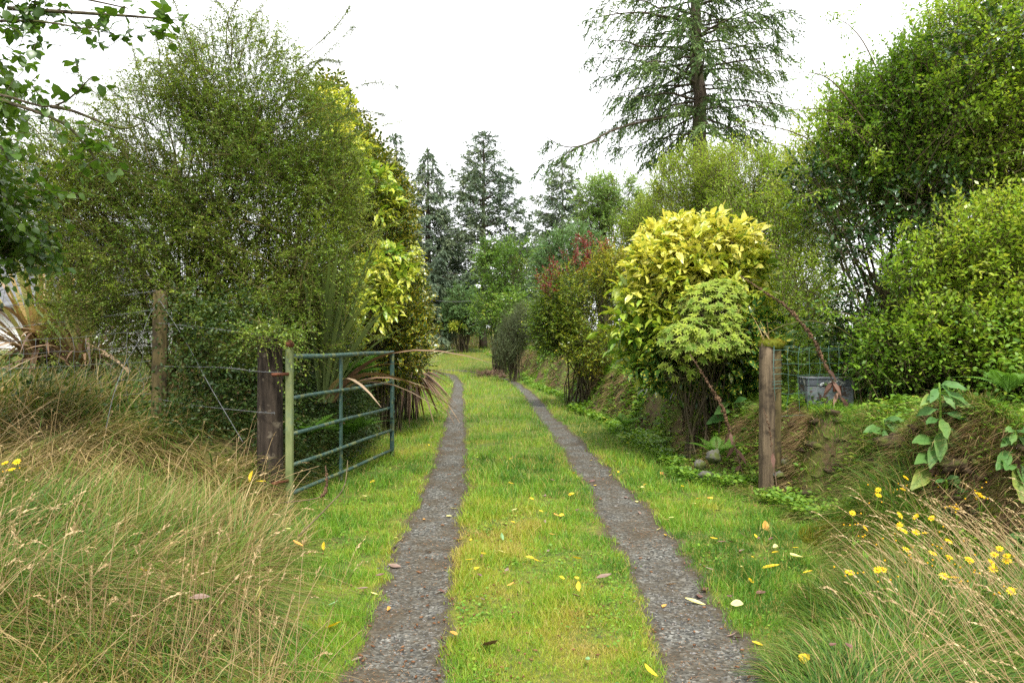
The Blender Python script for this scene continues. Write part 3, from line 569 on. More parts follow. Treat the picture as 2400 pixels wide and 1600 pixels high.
flax('flax_plant', 'grey green flax with broad strap leaves arching over the top of the gate', (-1.98, 8.0), .5, 26, 8, 1.75, 141, (0, .2), .06, (-1.6, .3), (.2, .6), (.7, 1.2))
flax('flax_plant', 'brown and yellow flax clump in front of the slate roof', (-7.6, 12.4), .2, 60, 60, 2.2, 142, (.35, 1), .075, bendr=(.1, .75), dead=(.5, 1.2))
flax('flax_plant', 'green centred flax clump left of the fence post', (-6.7, 12.0), .2, 55, 45, 2.1, 143, (0, .8), .07, bendr=(.1, .6), dead=(.5, 1.2))

# -- right side: golden laurel, whorled bush, hedge
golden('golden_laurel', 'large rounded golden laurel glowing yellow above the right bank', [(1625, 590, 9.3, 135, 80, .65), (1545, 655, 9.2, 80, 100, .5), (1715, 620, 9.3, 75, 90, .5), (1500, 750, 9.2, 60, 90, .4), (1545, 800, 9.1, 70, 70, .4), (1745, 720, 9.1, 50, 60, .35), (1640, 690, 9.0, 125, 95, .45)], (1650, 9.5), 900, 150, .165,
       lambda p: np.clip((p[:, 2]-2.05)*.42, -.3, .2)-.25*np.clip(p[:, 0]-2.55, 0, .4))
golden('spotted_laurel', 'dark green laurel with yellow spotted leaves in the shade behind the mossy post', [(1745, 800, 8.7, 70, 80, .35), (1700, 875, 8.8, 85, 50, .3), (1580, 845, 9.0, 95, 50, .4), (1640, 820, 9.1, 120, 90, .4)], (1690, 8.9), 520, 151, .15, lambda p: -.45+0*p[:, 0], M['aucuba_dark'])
M['pieris'] = leafmat('white_edged_leaf', [(.10, .19, .018), (.22, .31, .026), (.38, .43, .045)], .6, .3, edge=(.50, .50, .16), spec=.2, edgepow=.9)
def whorls():
    r = R(152); cr = Crown([(1665, 725, 8.3, 85, 60, .3), (1645, 800, 8.15, 105, 55, .35), (1690, 690, 8.5, 55, 35, .3), (1590, 870, 8.3, 50, 25, .25)]); bx, by = W(1650, HY, 8.6)[:2]
    t = thing('whorled_shrub', 'shrub with cream edged leaves in star whorls in front of the golden laurel', 'shrub', (bx, by, gz(bx, by))); ml, ms = MB(), MB()
    p, o_ = cr.sample(r, 760, .2, 9, .05, 2); k = o_[:, 1] < .5; p, o_ = p[k], o_[k]; n = len(p); ax = nrm(o_*np.array([.5, .7, .3])+np.array([0, -.25, .75])+r.normal(0, .25, (n, 3)))
    K = 9; A = nrm(np.cross(ax, r.normal(size=(n, 3)))); Bq = np.cross(ax, A); an = (np.arange(K)/K*6.28)[None, :, None]+r.uniform(0, 6, (n, 1, 1))
    d = nrm(A[:, None]*np.cos(an)+Bq[:, None]*np.sin(an)+ax[:, None]*r.uniform(.05, .5, (n, K, 1)))
    add_leaves(ml, np.repeat(p, K, 0), d.reshape(-1, 3), np.repeat(ax, K, 0),   .062*r.uniform(.6, 1.2, n*K), .021, 'l', np.clip(np.repeat(r.uniform(.0, .7, n), K), 0, 1))
    C = np.stack([p, p-ax*.12-o_*.05, p-ax*.2-o_*.22], 1); add_tubes(ms, C, np.array([[.002, .003, .004]]), 4)
    limbs(ms, r, (bx, by), .25, cr.sample(r, 30, .8, 9, .05)[0], .012); part(ml, 'foliage', M['pieris'], t); part(ms, 'stems', M['bark'], t)
whorls()
M['privet'] = leafmat('bright_leaf', [(.06, .14, .016), (.12, .235, .024), (.19, .32, .03), (.29, .40, .04), (.4, .43, .065)], .35, .4, spec=.4)
M['willow'] = leafmat('yellow_green_leaf', [(.08, .15, .015), (.16, .26, .022), (.25, .35, .035), (.36, .40, .06)], .45, .4, spec=.3)
M['holly'] = leafmat('holly_leaf', [(.012, .035, .010), (.022, .06, .015), (.045, .10, .022), (.09, .16, .025)], .22, .12, spec=.6)
def sprays(pl, tl, k, L, Wd, nt, **kw):
    def f(t, r, cr, ml, ms):
        p, o_ = cr.sample(r, 700, .1, 3, .05); q = (p[:, 2] > 2.1) & (p[:, 1] < 9.2); p, o_ = p[q], o_[q]; tw = dict(kw); tw.update(up=.6, out=.8, jit=.4, droop=.4); twigs(ml, ms, r, p, o_, .75, 16, L, Wd, **tw); outbranches(ml, ms, r, cr, 120, 1.5, 1.25, 14, .24, 9, L*1.1, Wd*1.1, ymax=8.6, up=.3, out=.8, jit=.4, droop=.25, trad=.002)
        for pts in pl: leafy_branch(ml, ms, r, pts, .009, nt, tl, k, L, Wd, **kw)
    return f
shrub('privet_hedge', 'tall loose bright green hedge filling the upper right corner', 'hedge',
      [(2130, 330, 8.3, 210, 200, .9), (2320, 220, 7.7, 230, 250, .9), (2220, 560, 8.0, 250, 200, .8), (2040, 480, 8.8, 170, 170, .8), (2370, 640, 7.4, 190, 190, .7), (2060, 760, 8.1, 150, 120, .5), (1950, 690, 8.7, 90, 150, .5), (2560, 400, 7.6, 220, 350, .8), (2250, 820, 7.4, 170, 110, .45), (2450, 820, 7, 150, 140, .5), (2080, 850, 8.2, 130, 80, .4), (2380, 880, 7.0, 120, 90, .4), (1930, 800, 8.7, 90, 90, .35), (1900, 770, 8.6, 110, 125, .5), (2020, 780, 8.1, 110, 105, .4), (1830, 800, 9.2, 80, 90, .4), (2110, 800, 7.0, 110, 75, .3), (2260, 780, 6.7, 150, 100, .35), (2420, 790, 6.4, 120, 110, .35), (2360, 600, 6.7, 150, 150, .4), (2045, 850, 6.95, 55, 60, .18), (2200, 640, 7.0, 150, 100, .35), (1900, 480, 8.9, 90, 150, .5), (1980, 330, 8.7, 110, 110, .5)],
      (2230, 8.6), M['privet'], 18500, 13, .048, .026, 160, tl=.5, fan=(3.6, 8.5, -.3), fanw=.5, nl=130, lrad=.017, spread=1.1, gap=.44, shell=.27, nf=.95, up=.5, out=.6, jit=.5, droop=.2, trad=.003, stemmat='twig',
      extra=sprays([[(2060, 330, 8), (1960, 200, 7.9), (1900, 170, 7.8), (1860, 175, 7.8)], [(2080, 220, 8.1), (2030, 110, 8), (1990, 60, 8), (1945, 35, 8)], [(2130, 200, 8.2), (2110, 110, 8.1), (2125, 45, 8.1)], [(2080, 380, 8), (1960, 270, 8), (1900, 255, 7.9), (1832, 262, 7.8)], [(2000, 440, 8.3), (1900, 330, 8.2), (1780, 290, 8.1), (1720, 285, 8.1)]], .26, 10, .04, .018, 13, tm='d', up=.3, out=.5, jit=.4, droop=.3))
shrub('holly_bush', 'dark glossy green holly growing through the bright hedge on the right', 'shrub',
      [(2100, 570, 7.6, 150, 90, .4), (2200, 480, 7.5, 130, 90, .4), (1990, 500, 8.0, 90, 120, .35), (2060, 700, 7.5, 110, 80, .35), (2330, 90, 7.0, 120, 80, .4), (1900, 420, 8.1, 60, 70, .3), (2300, 560, 7.3, 120, 120, .4), (1960, 770, 7.9, 60, 70, .3)],
      (2130, 8.1), M['holly'], 520, 9, .056, .034, 161, tl=.34, nl=45, lrad=.02, spread=.5, tm='h', gap=.22, shell=.27, up=.35, out=.8, jit=.4, droop=.15, trad=.004)
shrub('willow_hedge', 'yellow green loose hedge behind the golden laurel', 'hedge',
      [(1650, 450, 15, 130, 110, 1.0), (1780, 520, 13, 120, 150, 1.0), (1560, 540, 17, 90, 110, 1.0), (1860, 660, 11.5, 110, 150, .7), (1740, 430, 14, 110, 100, .8), (1500, 600, 17.5, 70, 120, .8), (1900, 480, 12, 100, 150, .7), (1820, 800, 11, 100, 120, .5)],
      (1740, 13.5), M['willow'], 9500, 11, .052, .023, 162, tl=.5, nl=90, lrad=.02, spread=1.5, gap=.3, shell=.27, up=.7, out=.5, jit=.4, droop=.15, stemmat='twig', trad=.004)
M['redshrub'] = leafmat('yellowing_leaf', [(.05, .11, .012), (.11, .19, .018), (.21, .27, .024), (.38, .36, .035), (.4, .22, .03)], .35, .35, spec=.45)
M['redleaf'] = leafmat('red_leaf', [(.10, .018, .02), (.2, .03, .03), (.32, .07, .05)], .35, .3, spec=.45, tcol=(1.2, .8, .6))
def red_extra(t, r, cr, ml, ms):
    mb = MB(); c2 = Crown([(1345, 605, 15.6, 50, 45, .4), (1290, 655, 15.5, 30, 40, .4), (1385, 575, 15.8, 40, 30, .4)])
    p, o_ = c2.sample(r, 150, .3, 4, .2); twigs(mb, ms, r, p, o_, .26, 7, .06, .026, 'd', up=.8, out=.5, jit=.35, droop=.1, trad=.003); part(mb, 'red_shoots', M['redleaf'], t)
shrub('red_tipped_shrub', 'green and yellowing shrub with dark red shoots at its top left', 'shrub',
      [(1355, 720, 16, 105, 110, .9), (1430, 680, 16, 75, 105, .9), (1300, 760, 16, 65, 75, .7), (1400, 800, 15.5, 90, 70, .7)], (1380, 16), M['redshrub'], 3600, 11, .06, .028, 163, tl=.4, nl=50, lrad=.016, spread=.5, gap=.10, up=.6, out=.7, jit=.4, droop=.2, extra=red_extra, trad=.004)
M['heath'] = leafmat('heath_needle', [(.04, .06, .025), (.08, .105, .045), (.14, .16, .07)], .6, .2, spec=.2)
shrub('heath_bush', 'feathery grey green bush on the end of the bank where the drive bends', 'shrub', [(1205, 790, 27, 40, 55, .6), (1180, 825, 26.5, 28, 35, .5), (1225, 760, 27.5, 28, 50, .5)], (1205, 27), M['heath'], 1700, 16, .06, .018, 164, tl=.55, nl=20, spread=.3, up=1.0, out=.5, jit=.3, droop=.1, gap=.15, shell=.3)
M['laurel'] = leafmat('laurel_leaf', [(.05, .11, .02), (.10, .2, .03), (.17, .28, .04), (.33, .36, .05)], .35, .4, spec=.45)
shrub('laurel_tree', 'light green leafy laurel in front of the central spruce', 'tree', [(1180, 650, 33, 65, 75, 1.2), (1215, 590, 33.5, 35, 40, .8), (1155, 720, 32.5, 50, 60, 1), (1140, 590, 33, 30, 35, .7), (1200, 730, 31, 45, 50, .9)], (1185, 33), M['laurel'], 1350, 11, .14, .055, 165, tl=.8, nl=36, lrad=.04, spread=.5, up=.5, out=.8, jit=.4, gap=.28, shell=.27, trad=.008)
M['sallow'] = leafmat('grey_green_leaf', [(.06, .13, .045), (.12, .22, .08), (.19, .30, .11)], .5, .35, spec=.3)
shrub('sallow_tree', 'rounded blue green tree behind the red tipped shrub', 'tree', [(1340, 590, 38, 85, 65, 1.6), (1290, 620, 37, 45, 55, 1.2), (1390, 640, 37, 60, 60, 1.2)], (1340, 38), M['sallow'], 1500, 13, .17, .05, 166, tl=1.0, nl=26, lrad=.05, up=.5, out=.7, jit=.4, gap=.2, shell=.25, trad=.01, trunk=((1340, 600, 38), .14))
M['ash'] = leafmat('pale_green_leaf', [(.11, .2, .05), (.21, .32, .08), (.32, .42, .11)], .5, .4, spec=.3)
shrub('ash_tree', 'pale green airy tree left of the tall spruce trunk', 'tree', [(1400, 460, 40, 55, 55, 1.4), (1450, 450, 41, 50, 45, 1.3), (1490, 500, 41, 45, 60, 1.2), (1400, 520, 40, 50, 40, 1.2)], (1420, 40), M['ash'], 1100, 13, .17, .06, 167, tl=1.0, nl=30, lrad=.06, up=.5, out=.7, jit=.4, gap=.33, shell=.27, trad=.012, trunk=((1415, 480, 40), .2))
shrub('dark_willow', 'round dark blue green tree at the end of the meadow', 'tree', [(1085, 720, 46, 45, 55, 1.4), (1110, 740, 46, 35, 45, 1.2), (1060, 745, 46, 32, 40, 1.0)], (1085, 46), M['sallow'], 1000, 13, .16, .05, 168, tl=.9, nl=20, lrad=.05, up=.6, out=.7, jit=.3, gap=.1, shell=.3, trad=.01, tint=np.clip(R(5).normal(.45, .14, 1000), 0, 1))
shrub('yellow_bush', 'small yellow bush at the foot of the dark round tree', 'shrub', [(1072, 765, 45, 14, 12, .35)], (1072, 45), M['aucuba'], 70, 8, .14, .06, 169, tl=.4, nl=6, tint=R(5).uniform(.4, .7, 70))

# -- conifers
M['spruce'] = leafmat('spruce_needles', [(.03, .065, .02), (.06, .115, .03), (.105, .17, .04), (.16, .22, .055)], .55, .2, spec=.25)
M['spruce2'] = leafmat('dark_spruce_needles', [(.05, .08, .055), (.09, .135, .085), (.14, .185, .105), (.19, .22, .11)], .6, .2, spec=.2)
def conifer(name, label, px, d, ztop, zlow, tr, prof, nw, nb, droop, spray, swid, seed, mat, side=1., lean=(0, 0), up0=.35, extra=None, dens=1., hang=.7, group=None):
    r = R(seed); bx, by = W(px, HY, d)[:2]; z0 = gz(bx, by); t = thing(name, label, 'conifer', (bx, by, z0), group)
    mt, mb, ml = MB(), MB(), MB(); K = 16; zz = np.linspace(0, 1, K)
    ax = lambda z: np.array([bx+lean[0]*(z-z0), by+lean[1]*(z-z0), z])
    tp = np.array([ax(z0-.2+(ztop-z0+.2)*u) for u in zz])+np.concatenate([np.zeros((1, 3)), r.normal(0, .03, (K-1, 3))*np.array([1, 1, 0])])
    tube(mt, tp, tr*(1-zz)**.8+.012, 12)
    def branch(C, ln):
        k = len(C); tube(mb, C, np.linspace(.012+.011*ln, .006, k), 5, cap=False)
        m = max(4, int(ln*7.5*dens*side)); u = r.uniform(.12, 1, m)**.8; Q = np.stack([np.interp(u, np.linspace(0, 1, k), C[:, i]) for i in range(3)], -1)
        T = nrm(np.stack([np.interp(u, np.linspace(0, 1, k), np.gradient(C[:, i])) for i in range(3)], -1)); S = nrm(np.cross(T, [0, 0, 1.]))*np.where(r.uniform(size=m) < .5, 1, -1)[:, None]
        lt = ln*.30*(1.05-u*.75)*r.uniform(.5, 1.3, m)+spray*.8; dn = r.uniform(.15, 1, m)*hang
        sd_ = nrm(T*.7+S*r.uniform(.4, 1.1, m)[:, None]+np.array([0, 0, -1.])*dn[:, None])
        q = np.linspace(0, 1, 4)[None, :, None]; TC = Q[:, None]+lt[:, None, None]*(q*sd_[:, None]-q*q*np.array([0, 0, .35*hang])); add_tubes(mb, TC, np.array([[.006, .005, .004, .003]]), 3)
        kk = int(np.clip(lt.mean()/spray*5, 5, 14)); v = np.linspace(.1, 1, kk)[None, :, None]; PP = Q[:, None]+lt[:, None, None]*(v*sd_[:, None]-v*v*np.array([0, 0, .35*hang]))
        dd = nrm(sd_[:, None]*.8+r.normal(0, .45, (m, kk, 3))+np.array([0, 0, -.35*hang])); tt = np.clip(.38+.2*noise3(Q, .7, seed)[:, None]+r.normal(0, .14, (m, kk))+.12*v[..., 0], 0, 1)
        add_leaves(ml, PP.reshape(-1, 3), dd.reshape(-1, 3), r.normal(size=(m*kk, 3)), (spray*r.uniform(.6, 1.3, (m, kk))).ravel(), swid, 'd', tt.ravel())
    for z in np.linspace(zlow, ztop-.3, nw):
        f = (z-zlow)/(ztop-zlow)
        a0 = r.uniform(0, 6.28)
        for b in range(nb+int(r.integers(-1, 2))):
            a = a0+b/nb*6.28+r.normal(0, .25); ln = prof(f)*r.uniform(.65, 1.12); 
            if ln < .15: continue
            s = np.linspace(0, 1, 8); zz_ = z+r.normal(0, .1); P0 = ax(zz_); upv = up0*(.4+f)-.12*(1-f)
            C = P0+np.stack([np.cos(a)*s*ln, np.sin(a)*s*ln, ln*(upv*s-droop*(1.15-f)*s*s+.10*s**4)], -1); C[1:] += r.normal(0, .015*ln, (7, 3)); branch(C, ln)
    # leader tip
    m = 26; u = r.uniform(.9, 1, m); add_leaves(ml, np.array([ax(ztop-(1-q)*9*spray) for q in u]), nrm(r.normal(0, .5, (m, 3))+[0, 0, .5]), r.normal(size=(m, 3)), spray, swid, 'd', .5)
    if extra: extra(branch, ax)
    part(mt, 'trunk', M['sprucebark'], t); part(mb, 'branches', M['sprucebark'], t); part(ml, 'crown', mat, t); return t
def long_limb(branch, ax):
    for pts, ln in (([(1650, 265, 26), (1560, 275, 25.2), (1450, 300, 24.4), (1360, 345, 23.8), (1265, 385, 23.4)], 4.6), ([(1400, 330, 24), (1330, 345, 23.6), (1265, 312, 23.4)], 1.8), ([(1650, 205, 26), (1560, 160, 25.5), (1480, 140, 25), (1370, 135, 24.6)], 3.6), ([(1655, 285, 26), (1600, 330, 25.4), (1540, 370, 25)], 2.2), ([(1650, 60, 26), (1500, 30, 25), (1375, 45, 24.5)], 3.6), ([(1650, 60, 26), (1740, 40, 25.5), (1812, 30, 25.3)], 2.2)):
        branch(spline([W(*q) for q in pts], 10), ln)
conifer('spruce_tree', 'tall spruce with bare lower trunk and one long limb reaching left, top out of frame', 1662, 26, 19.5, 8.6, .34, lambda f: 3.9*(1-f)**.7*(.78+.3*min(1, f*5)), 22, 6, .24, .18, .042, 180, M['spruce'], lean=(-.045, 0), extra=long_limb, up0=.28, hang=1.0, side=1.3)
conifer('spruce_tree', 'central spruce with upswept open branches against the white sky', 1133, 50, 15.0, 4.6, .26, lambda f: 4.3*(1-f)**.72, 23, 7, .10, .28, .07, 181, M['spruce2'], up0=.55, hang=.6, side=1.0)
conifer('spruce_tree', 'dense dark spruce left of the central one, narrow top', 1003, 48, 13.4, 2.6, .28, lambda f: 3.0*(1-f)**.75+.1, 27, 7, .3, .27, .07, 182, M['spruce2'], up0=.2, hang=1.1, side=1.5)
conifer('spruce_tree', 'thin open spruce behind the pale airy tree, right of centre', 1318, 53, 13.8, 5.5, .2, lambda f: 3.3*(1-f)**.6, 15, 7, .12, .28, .075, 183, M['spruce2'], up0=.3, hang=.7, side=1.35)
conifer('spruce_tree', 'dark spruce mostly hidden behind the yellow edged holly top', 928, 44, 13.2, 4, .24, lambda f: 2.2*(1-f)**.75+.1, 20, 6, .3, .27, .08, 184, M['spruce2'], hang=1., side=1.1)
conifer('young_spruce', 'short dark spruce squeezed between the pale tree and the hedge', 1530, 36, 7.6, 1.6, .12, lambda f: 1.7*(1-f)**.8, 16, 6, .2, .2, .06, 185, M['spruce'], side=1.2)
# distant woodland closing the gaps at the horizon
for i, (px, d, zt, lab) in enumerate([(700, 60, 7.5, 'round far tree hidden behind the huge tangled shrub'), (860, 62, 8, 'round far tree behind the dense dark spruce'), (1180, 70, 7.6, 'far tree filling the gap below the central spruce'), (1045, 64, 6.6, 'far tree between the two dark spruces'), (1600, 52, 7, 'far tree behind the yellow green hedge'), (1800, 48, 7, 'far tree behind the mossy post'), (2150, 42, 6.5, 'far tree behind the holly'), (330, 46, 6.2, 'far tree behind the fence post'), (1250, 66, 6.8, 'far tree between laurel and blue green tree')]):
    bx, by = W(px, HY, d)[:2]; hz = gz(bx, by); py = lambda z: HY-(z-CH)/d*F
    zc = (hz+zt)/2; shrub('background_tree', lab, 'tree', [(px, py(zc), d, 2.6/d*F, (zt-hz)/2/d*F, 2.2), (px+25, py(zc-.6), d, 2.2/d*F, (zt-hz)/2.6/d*F, 2)], (px, d), M['ash'], 900, 11, .24, .09, 190+i, tl=1.1, nl=16, lrad=.06, gap=.15, shell=.25, trad=.012, trunk=((px, py(zc), d), .16), group='trees closing the view beyond the meadow')

# ---------------------------------------------------------------- gate and fences
M['gatepaint'] = surf('weathered_green_paint', (.018, .045, .038), (.04, .08, .066), 18, .5, .4, c3=(.10, .115, .045), s3=9, bump=.2, th3=(.50, .62))
M['algae'] = surf('algae_paint', (.10, .13, .045), (.19, .21, .09), 12, .6, .3, stretch=(1, 1, .4), c3=(.08, .14, .11), s3=3, bump=.15, th3=(.52, .7))
M['rust'] = surf('rust', (.05, .018, .01), (.14, .05, .025), 30, .8, .2)
M['darkwood'] = surf('dark_wood', (.012, .009, .007), (.05, .038, .028), 16, .85, .15, stretch=(1.6, 1.6, .18), c3=(.15, .125, .09), s3=9, bump=.8, th3=(.57, .7))
M['greywood'] = surf('grey_wood', (.06, .045, .03), (.16, .12, .075), 20, .85, .15, stretch=(1.6, 1.6, .15), c3=(.03, .023, .016), s3=6, bump=.8, th3=(.52, .66))
M['oldwood'] = surf('mossy_wood', (.045, .035, .016), (.12, .095, .04), 16, .85, .15, stretch=(1.5, 1.5, .3), c3=(.03, .024, .015), s3=6, bump=.7)
M['wire'] = surf('galvanised_wire', (.06, .065, .07), (.16, .165, .17), 60, .5, .4, bump=0)
M['greenwire'] = surf('green_wire', (.03, .09, .07), (.09, .16, .13), 60, .5, .4, bump=0)
M['moss'] = leafmat('moss', [(.05, .07, .01), (.1, .12, .012), (.17, .16, .015), (.22, .15, .02)], .8, .2, spec=.1)
GA, GB = W(679, HY, 6.17), W(918, HY, 8.72)
gdir = nrm((GB-GA)*np.array([1, 1, 0])); glen = np.linalg.norm((GB-GA)[:2]); grz = math.atan2(gdir[1], gdir[0])
def gp(u, z, off=0.): return np.array([GA[0]+gdir[0]*u-gdir[1]*off, GA[1]+gdir[1]*u+gdir[0]*off, z])
g0 = gz(GA[0], GA[1])
gate = thing('farm_gate', 'open five bar tubular metal gate in weathered blue green paint', 'gate', (GA[0], GA[1], g0))
for nm, z, rr in (('top_bar', 1.235, .022), ('bar', .902, .017), ('bar', .617, .017), ('bar', .360, .017), ('bar', .130, .017)):
    b = MB(); pts = np.array([gp(u, z+.004*math.sin(u*3+z*7)) for u in np.linspace(.02, glen, 9)]); tube(b, pts, rr, 12); part(b, nm, M['gatepaint'], gate)
b = MB(); box(b, gp(-.005, .66), (.05, .055, 1.32), grz, bev=.008); st = part(b, 'hinge_stile', M['algae'], gate, False)
b = MB(); tube(b, [gp(-.005, 1.315), gp(-.005, 1.345), gp(-.005, 1.37)], [.036, .038, .02], 12); part(b, 'rusty_cap', M['rust'], st)
b = MB(); box(b, gp(glen*.42, .655, .004), (.022, .046, 1.2), grz+1.5708, bev=.004); part(b, 'middle_stile', M['gatepaint'], gate, False)
b = MB(); box(b, gp(glen+.012, .66), (.045, .045, 1.2), grz, bev=.008); part(b, 'end_stile', M['gatepaint'], gate, False)
b = MB(); box(b, gp(glen-.09, .66, -.03), (.03, .03, .30), grz, bev=.005); box(b, gp(glen-.05, .72, -.03), (.1, .02, .02), grz); box(b, gp(glen-.05, .57, -.03), (.1, .02, .02), grz); part(b, 'latch', M['gatepaint'], gate, False)
for z in (.25, 1.1):
    b = MB(); tube(b, [gp(-.03, z), gp(-.12, z, .03), gp(-.2, z, .05)], .013, 8); part(b, 'hinge', M['rust'], gate)

def log(mb, x, y, z0, z1, rad, seed, lean=(0, 0), taper=.9, tilt=.012):
    r = R(seed); K = 14; n = 22; u = np.linspace(0, 1, K); an = np.arange(n)/n*6.2832
    ridges = 1+.045*np.sin(an*3+seed)+.035*np.sin(an*7+2*seed)+r.normal(0, .022, n)
    V = []
    for i in range(K):
        z = z0+(z1-z0)*u[i]; rr = rad*(1+(taper-1)*u[i])*(ridges+r.normal(0, .008, n))
        V.append(np.stack([x+lean[0]*(z-z0)+rr*np.cos(an), y+lean[1]*(z-z0)+rr*np.sin(an), z+np.zeros(n)+(r.normal(0, tilt, n) if i == K-1 else 0)], -1))
    V = np.concatenate(V+[np.array([[x+lean[0]*(z1-z0), y+lean[1]*(z1-z0), z1+.005]])])
    q = np.array([[i*n+j, i*n+(j+1) % n, (i+1)*n+(j+1) % n, (i+1)*n+j] for i in range(K-1) for j in range(n)])
    c = np.array([[(K-1)*n+j, (K-1)*n+(j+1) % n, K*n] for j in range(n)]); mb.add(V, [q, c])
px_, py_ = W(632, HY, 6.30)[:2]; b = MB(); log(b, px_, py_, gz(px_, py_)-.2, 1.40, .107, 1)
solo(b, 'gatepost', M['darkwood'], 'thick dark weathered round timber gatepost the metal gate hangs on', 'gatepost', (px_, py_, gz(px_, py_)))
fx, fy = W(372, HY, 7.25)[:2]; b = MB(); log(b, fx, fy, gz(fx, fy)-.2, 1.83, .074, 2, (.012, 0))
solo(b, 'fence_post', M['oldwood'], 'round greenish timber fence post half hidden under the tangled shrub', 'fence post', (fx, fy, gz(fx, fy)))
rx, ry = 2.285, 6.82; rzg = gz(rx, ry); RT = CH-(805-HY)/F*ry
post = thing('gatepost', 'split grey timber gatepost with a cushion of moss on top', 'gatepost', (rx, ry, rzg))
b = MB(); log(b, rx-.03, ry-.01, rzg-.25, RT-.01, .068, 3, (.004, 0), .98); part(b, 'front_log', M['greywood'], post)
b = MB(); log(b, rx+.062, ry+.025, rzg+.25, RT-.03, .052, 4, (-.0, 0), 1.); part(b, 'rear_log', M['oldwood'], post)
def mosscap():
    r = R(9); mb = MB(); n = 2600; v = nrm(r.normal(size=(n, 3))); v[:, 2] = np.abs(v[:, 2])*.9-.12; p = np.array([rx+.018, ry, RT-.012])+v*np.array([.125, .095, .075])*(r.uniform(size=(n, 1))**.3)*(1+.25*noise3(v, 2.2, 4)[:, None])
    blades(mb, p, nrm(v+r.normal(0, .6, (n, 3))), r.normal(0, .3, (n, 3)), r.uniform(.012, .03, n), .0045, 1, np.clip(.45+.3*noise3(p, 9, 1)+r.normal(0, .15, n), 0, 1))
    add_lumps(mb, np.array([[rx+.018, ry, RT-.012]]), np.array([[.115, .085, .05]]), .4, 5, .12, 16, 10); part(mb, 'moss_cap', M['moss'], post)
    mb = MB(); n = 9; P = np.array([rx-.03, ry, RT+.03])+r.normal(0, .02, (n, 3))*[1, 1, 0]; blades(mb, P, nrm(np.array([-.35, 0, 1.])+r.normal(0, .35, (n, 3))), r.normal(0, .3, (n, 3))-[.2, 0, .1], r.uniform(.1, .26, n), .006, 4, r.uniform(0, 1, n)); part(mb, 'dry_grass_sprig', M['straw'], post)
    mb = MB()
    for z in (RT-.06, RT-.145, RT-.215, RT-.27, RT-.335, RT-.36, RT-.395): 
        tube(mb, [(rx+.0, ry-.085, z), (rx+.05, ry-.062, z+.003), (rx+.1, ry-.035, z+.002), (rx+.125, ry+.03, z)], .0028, 5)
    tube(mb, [(rx+.012, ry-.088, RT-.02), (rx+.006, ry-.092, RT-.2), (rx+.016, ry-.09, RT-.42), (rx+.03, ry-.08, RT-.5)], .003, 5); part(mb, 'wire_ties', M['greenwire'], post)
mosscap()
# wire netting right of the post
def netting(name, label, A, Bv, zs, nvert, mat, seed, sag=.03, cutz=None, rad=.0017):
    r = R(seed); A = np.array(A, float); Bv = np.array(Bv, float); mb = MB(); n = 22; u = np.linspace(0, 1, n)
    zz = lambda k: A[2]+zs[k]+0*u
    for k in range(len(zs)):
        C = A+(Bv-A)*u[:, None]; C[:, 2] = C[:, 2]+zs[k]-sag*4*u*(1-u)*(.5+r.uniform())+r.normal(0, .006, n); C[:, 1] += r.normal(0, .006, n); tube(mb, C, rad, 5)
    for v in (np.arange(nvert)+.7)/nvert:
        C = np.array([A+(Bv-A)*(v+r.normal(0, .006)) + np.array([0, r.normal(0, .008), z-sag*3*v*(1-v)]) for z in np.linspace(zs[0], zs[-1], 7)]); tube(mb, C, rad, 5)
    return solo(mb, name, mat, label, 'wire fence', tuple(A))
netting('wire_netting', 'green square mesh wire netting stretched right from the mossy post', (rx+.11, ry+.02, RT-.02), (rx+1.6, ry+.75, RT+.03), [-.62, -.42, -.25, -.16, -.05, 0.], 13, M['greenwire'], 5)
netting('wire_netting', 'slack grey sheep netting running left from the fence post', (fx-.08, fy+.02, 1.72), (fx-3.6, fy+1.2, 1.62), [-1.0, -.85, -.7, -.55, -.4, -.25], 22, M['wire'], 6, .05)
def barbed(label, pts, seed, barbs=True):
    r = R(seed); C = spline([W(*q) for q in pts], 40); ln = np.linalg.norm(np.diff(C, axis=0), axis=1).sum(); mb = MB()
    ph = np.linspace(0, ln*70, 40)[:, None]; o = np.concatenate([np.zeros_like(ph), np.cos(ph), np.sin(ph)], 1)*.0016
    tube(mb, C+o, .0024, 5); tube(mb, C-o, .0024, 5)
    nb_ = int(ln/.11)
    if barbs:
        for u in (np.arange(nb_)+.5)/nb_:
            c = np.array([np.interp(u, np.linspace(0, 1, 40), C[:, i]) for i in range(3)])
            for k in range(2):
                d = nrm(r.normal(size=3))*.017; tube(mb, [c-d, c+d], .0014, 4)
    solo(mb, 'barbed_wire' if barbs else 'wire_cable', M['wire'], label, 'barbed wire' if barbs else 'cable', tuple(C[0]), 'barbed wire strands of the left fence' if barbs else None)
barbed('top barbed strand between the fence post and the dark gatepost', [(372, 757, 7.15), (500, 770, 6.7), (632, 788, 6.18)], 1)
barbed('barbed strand halfway up between the fence post and the dark gatepost', [(372, 858, 7.15), (520, 861, 6.6), (600, 870, 6.2), (660, 873, 6.17)], 2)
barbed('lowest barbed strand ending in a twist on the face of the dark gatepost', [(372, 935, 7.15), (460, 950, 6.8), (600, 965, 6.2), (645, 968, 6.18)], 3)
barbed('top barbed strand sloping down to the left from the fence post', [(366, 682, 7.15), (200, 702, 8.2), (0, 718, 9.4), (-250, 740, 10)], 4)
barbed('second barbed strand sloping down to the left from the fence post', [(366, 725, 7.15), (200, 748, 8.2), (0, 770, 9.4), (-250, 800, 10)], 5)
barbed('grey twisted steel cable slanting from the fence post into the long grass', [(385, 690, 7.15), (352, 735, 7.1), (330, 790, 7.0), (290, 860, 6.9), (265, 930, 6.7), (248, 1005, 6.5)], 6, False)
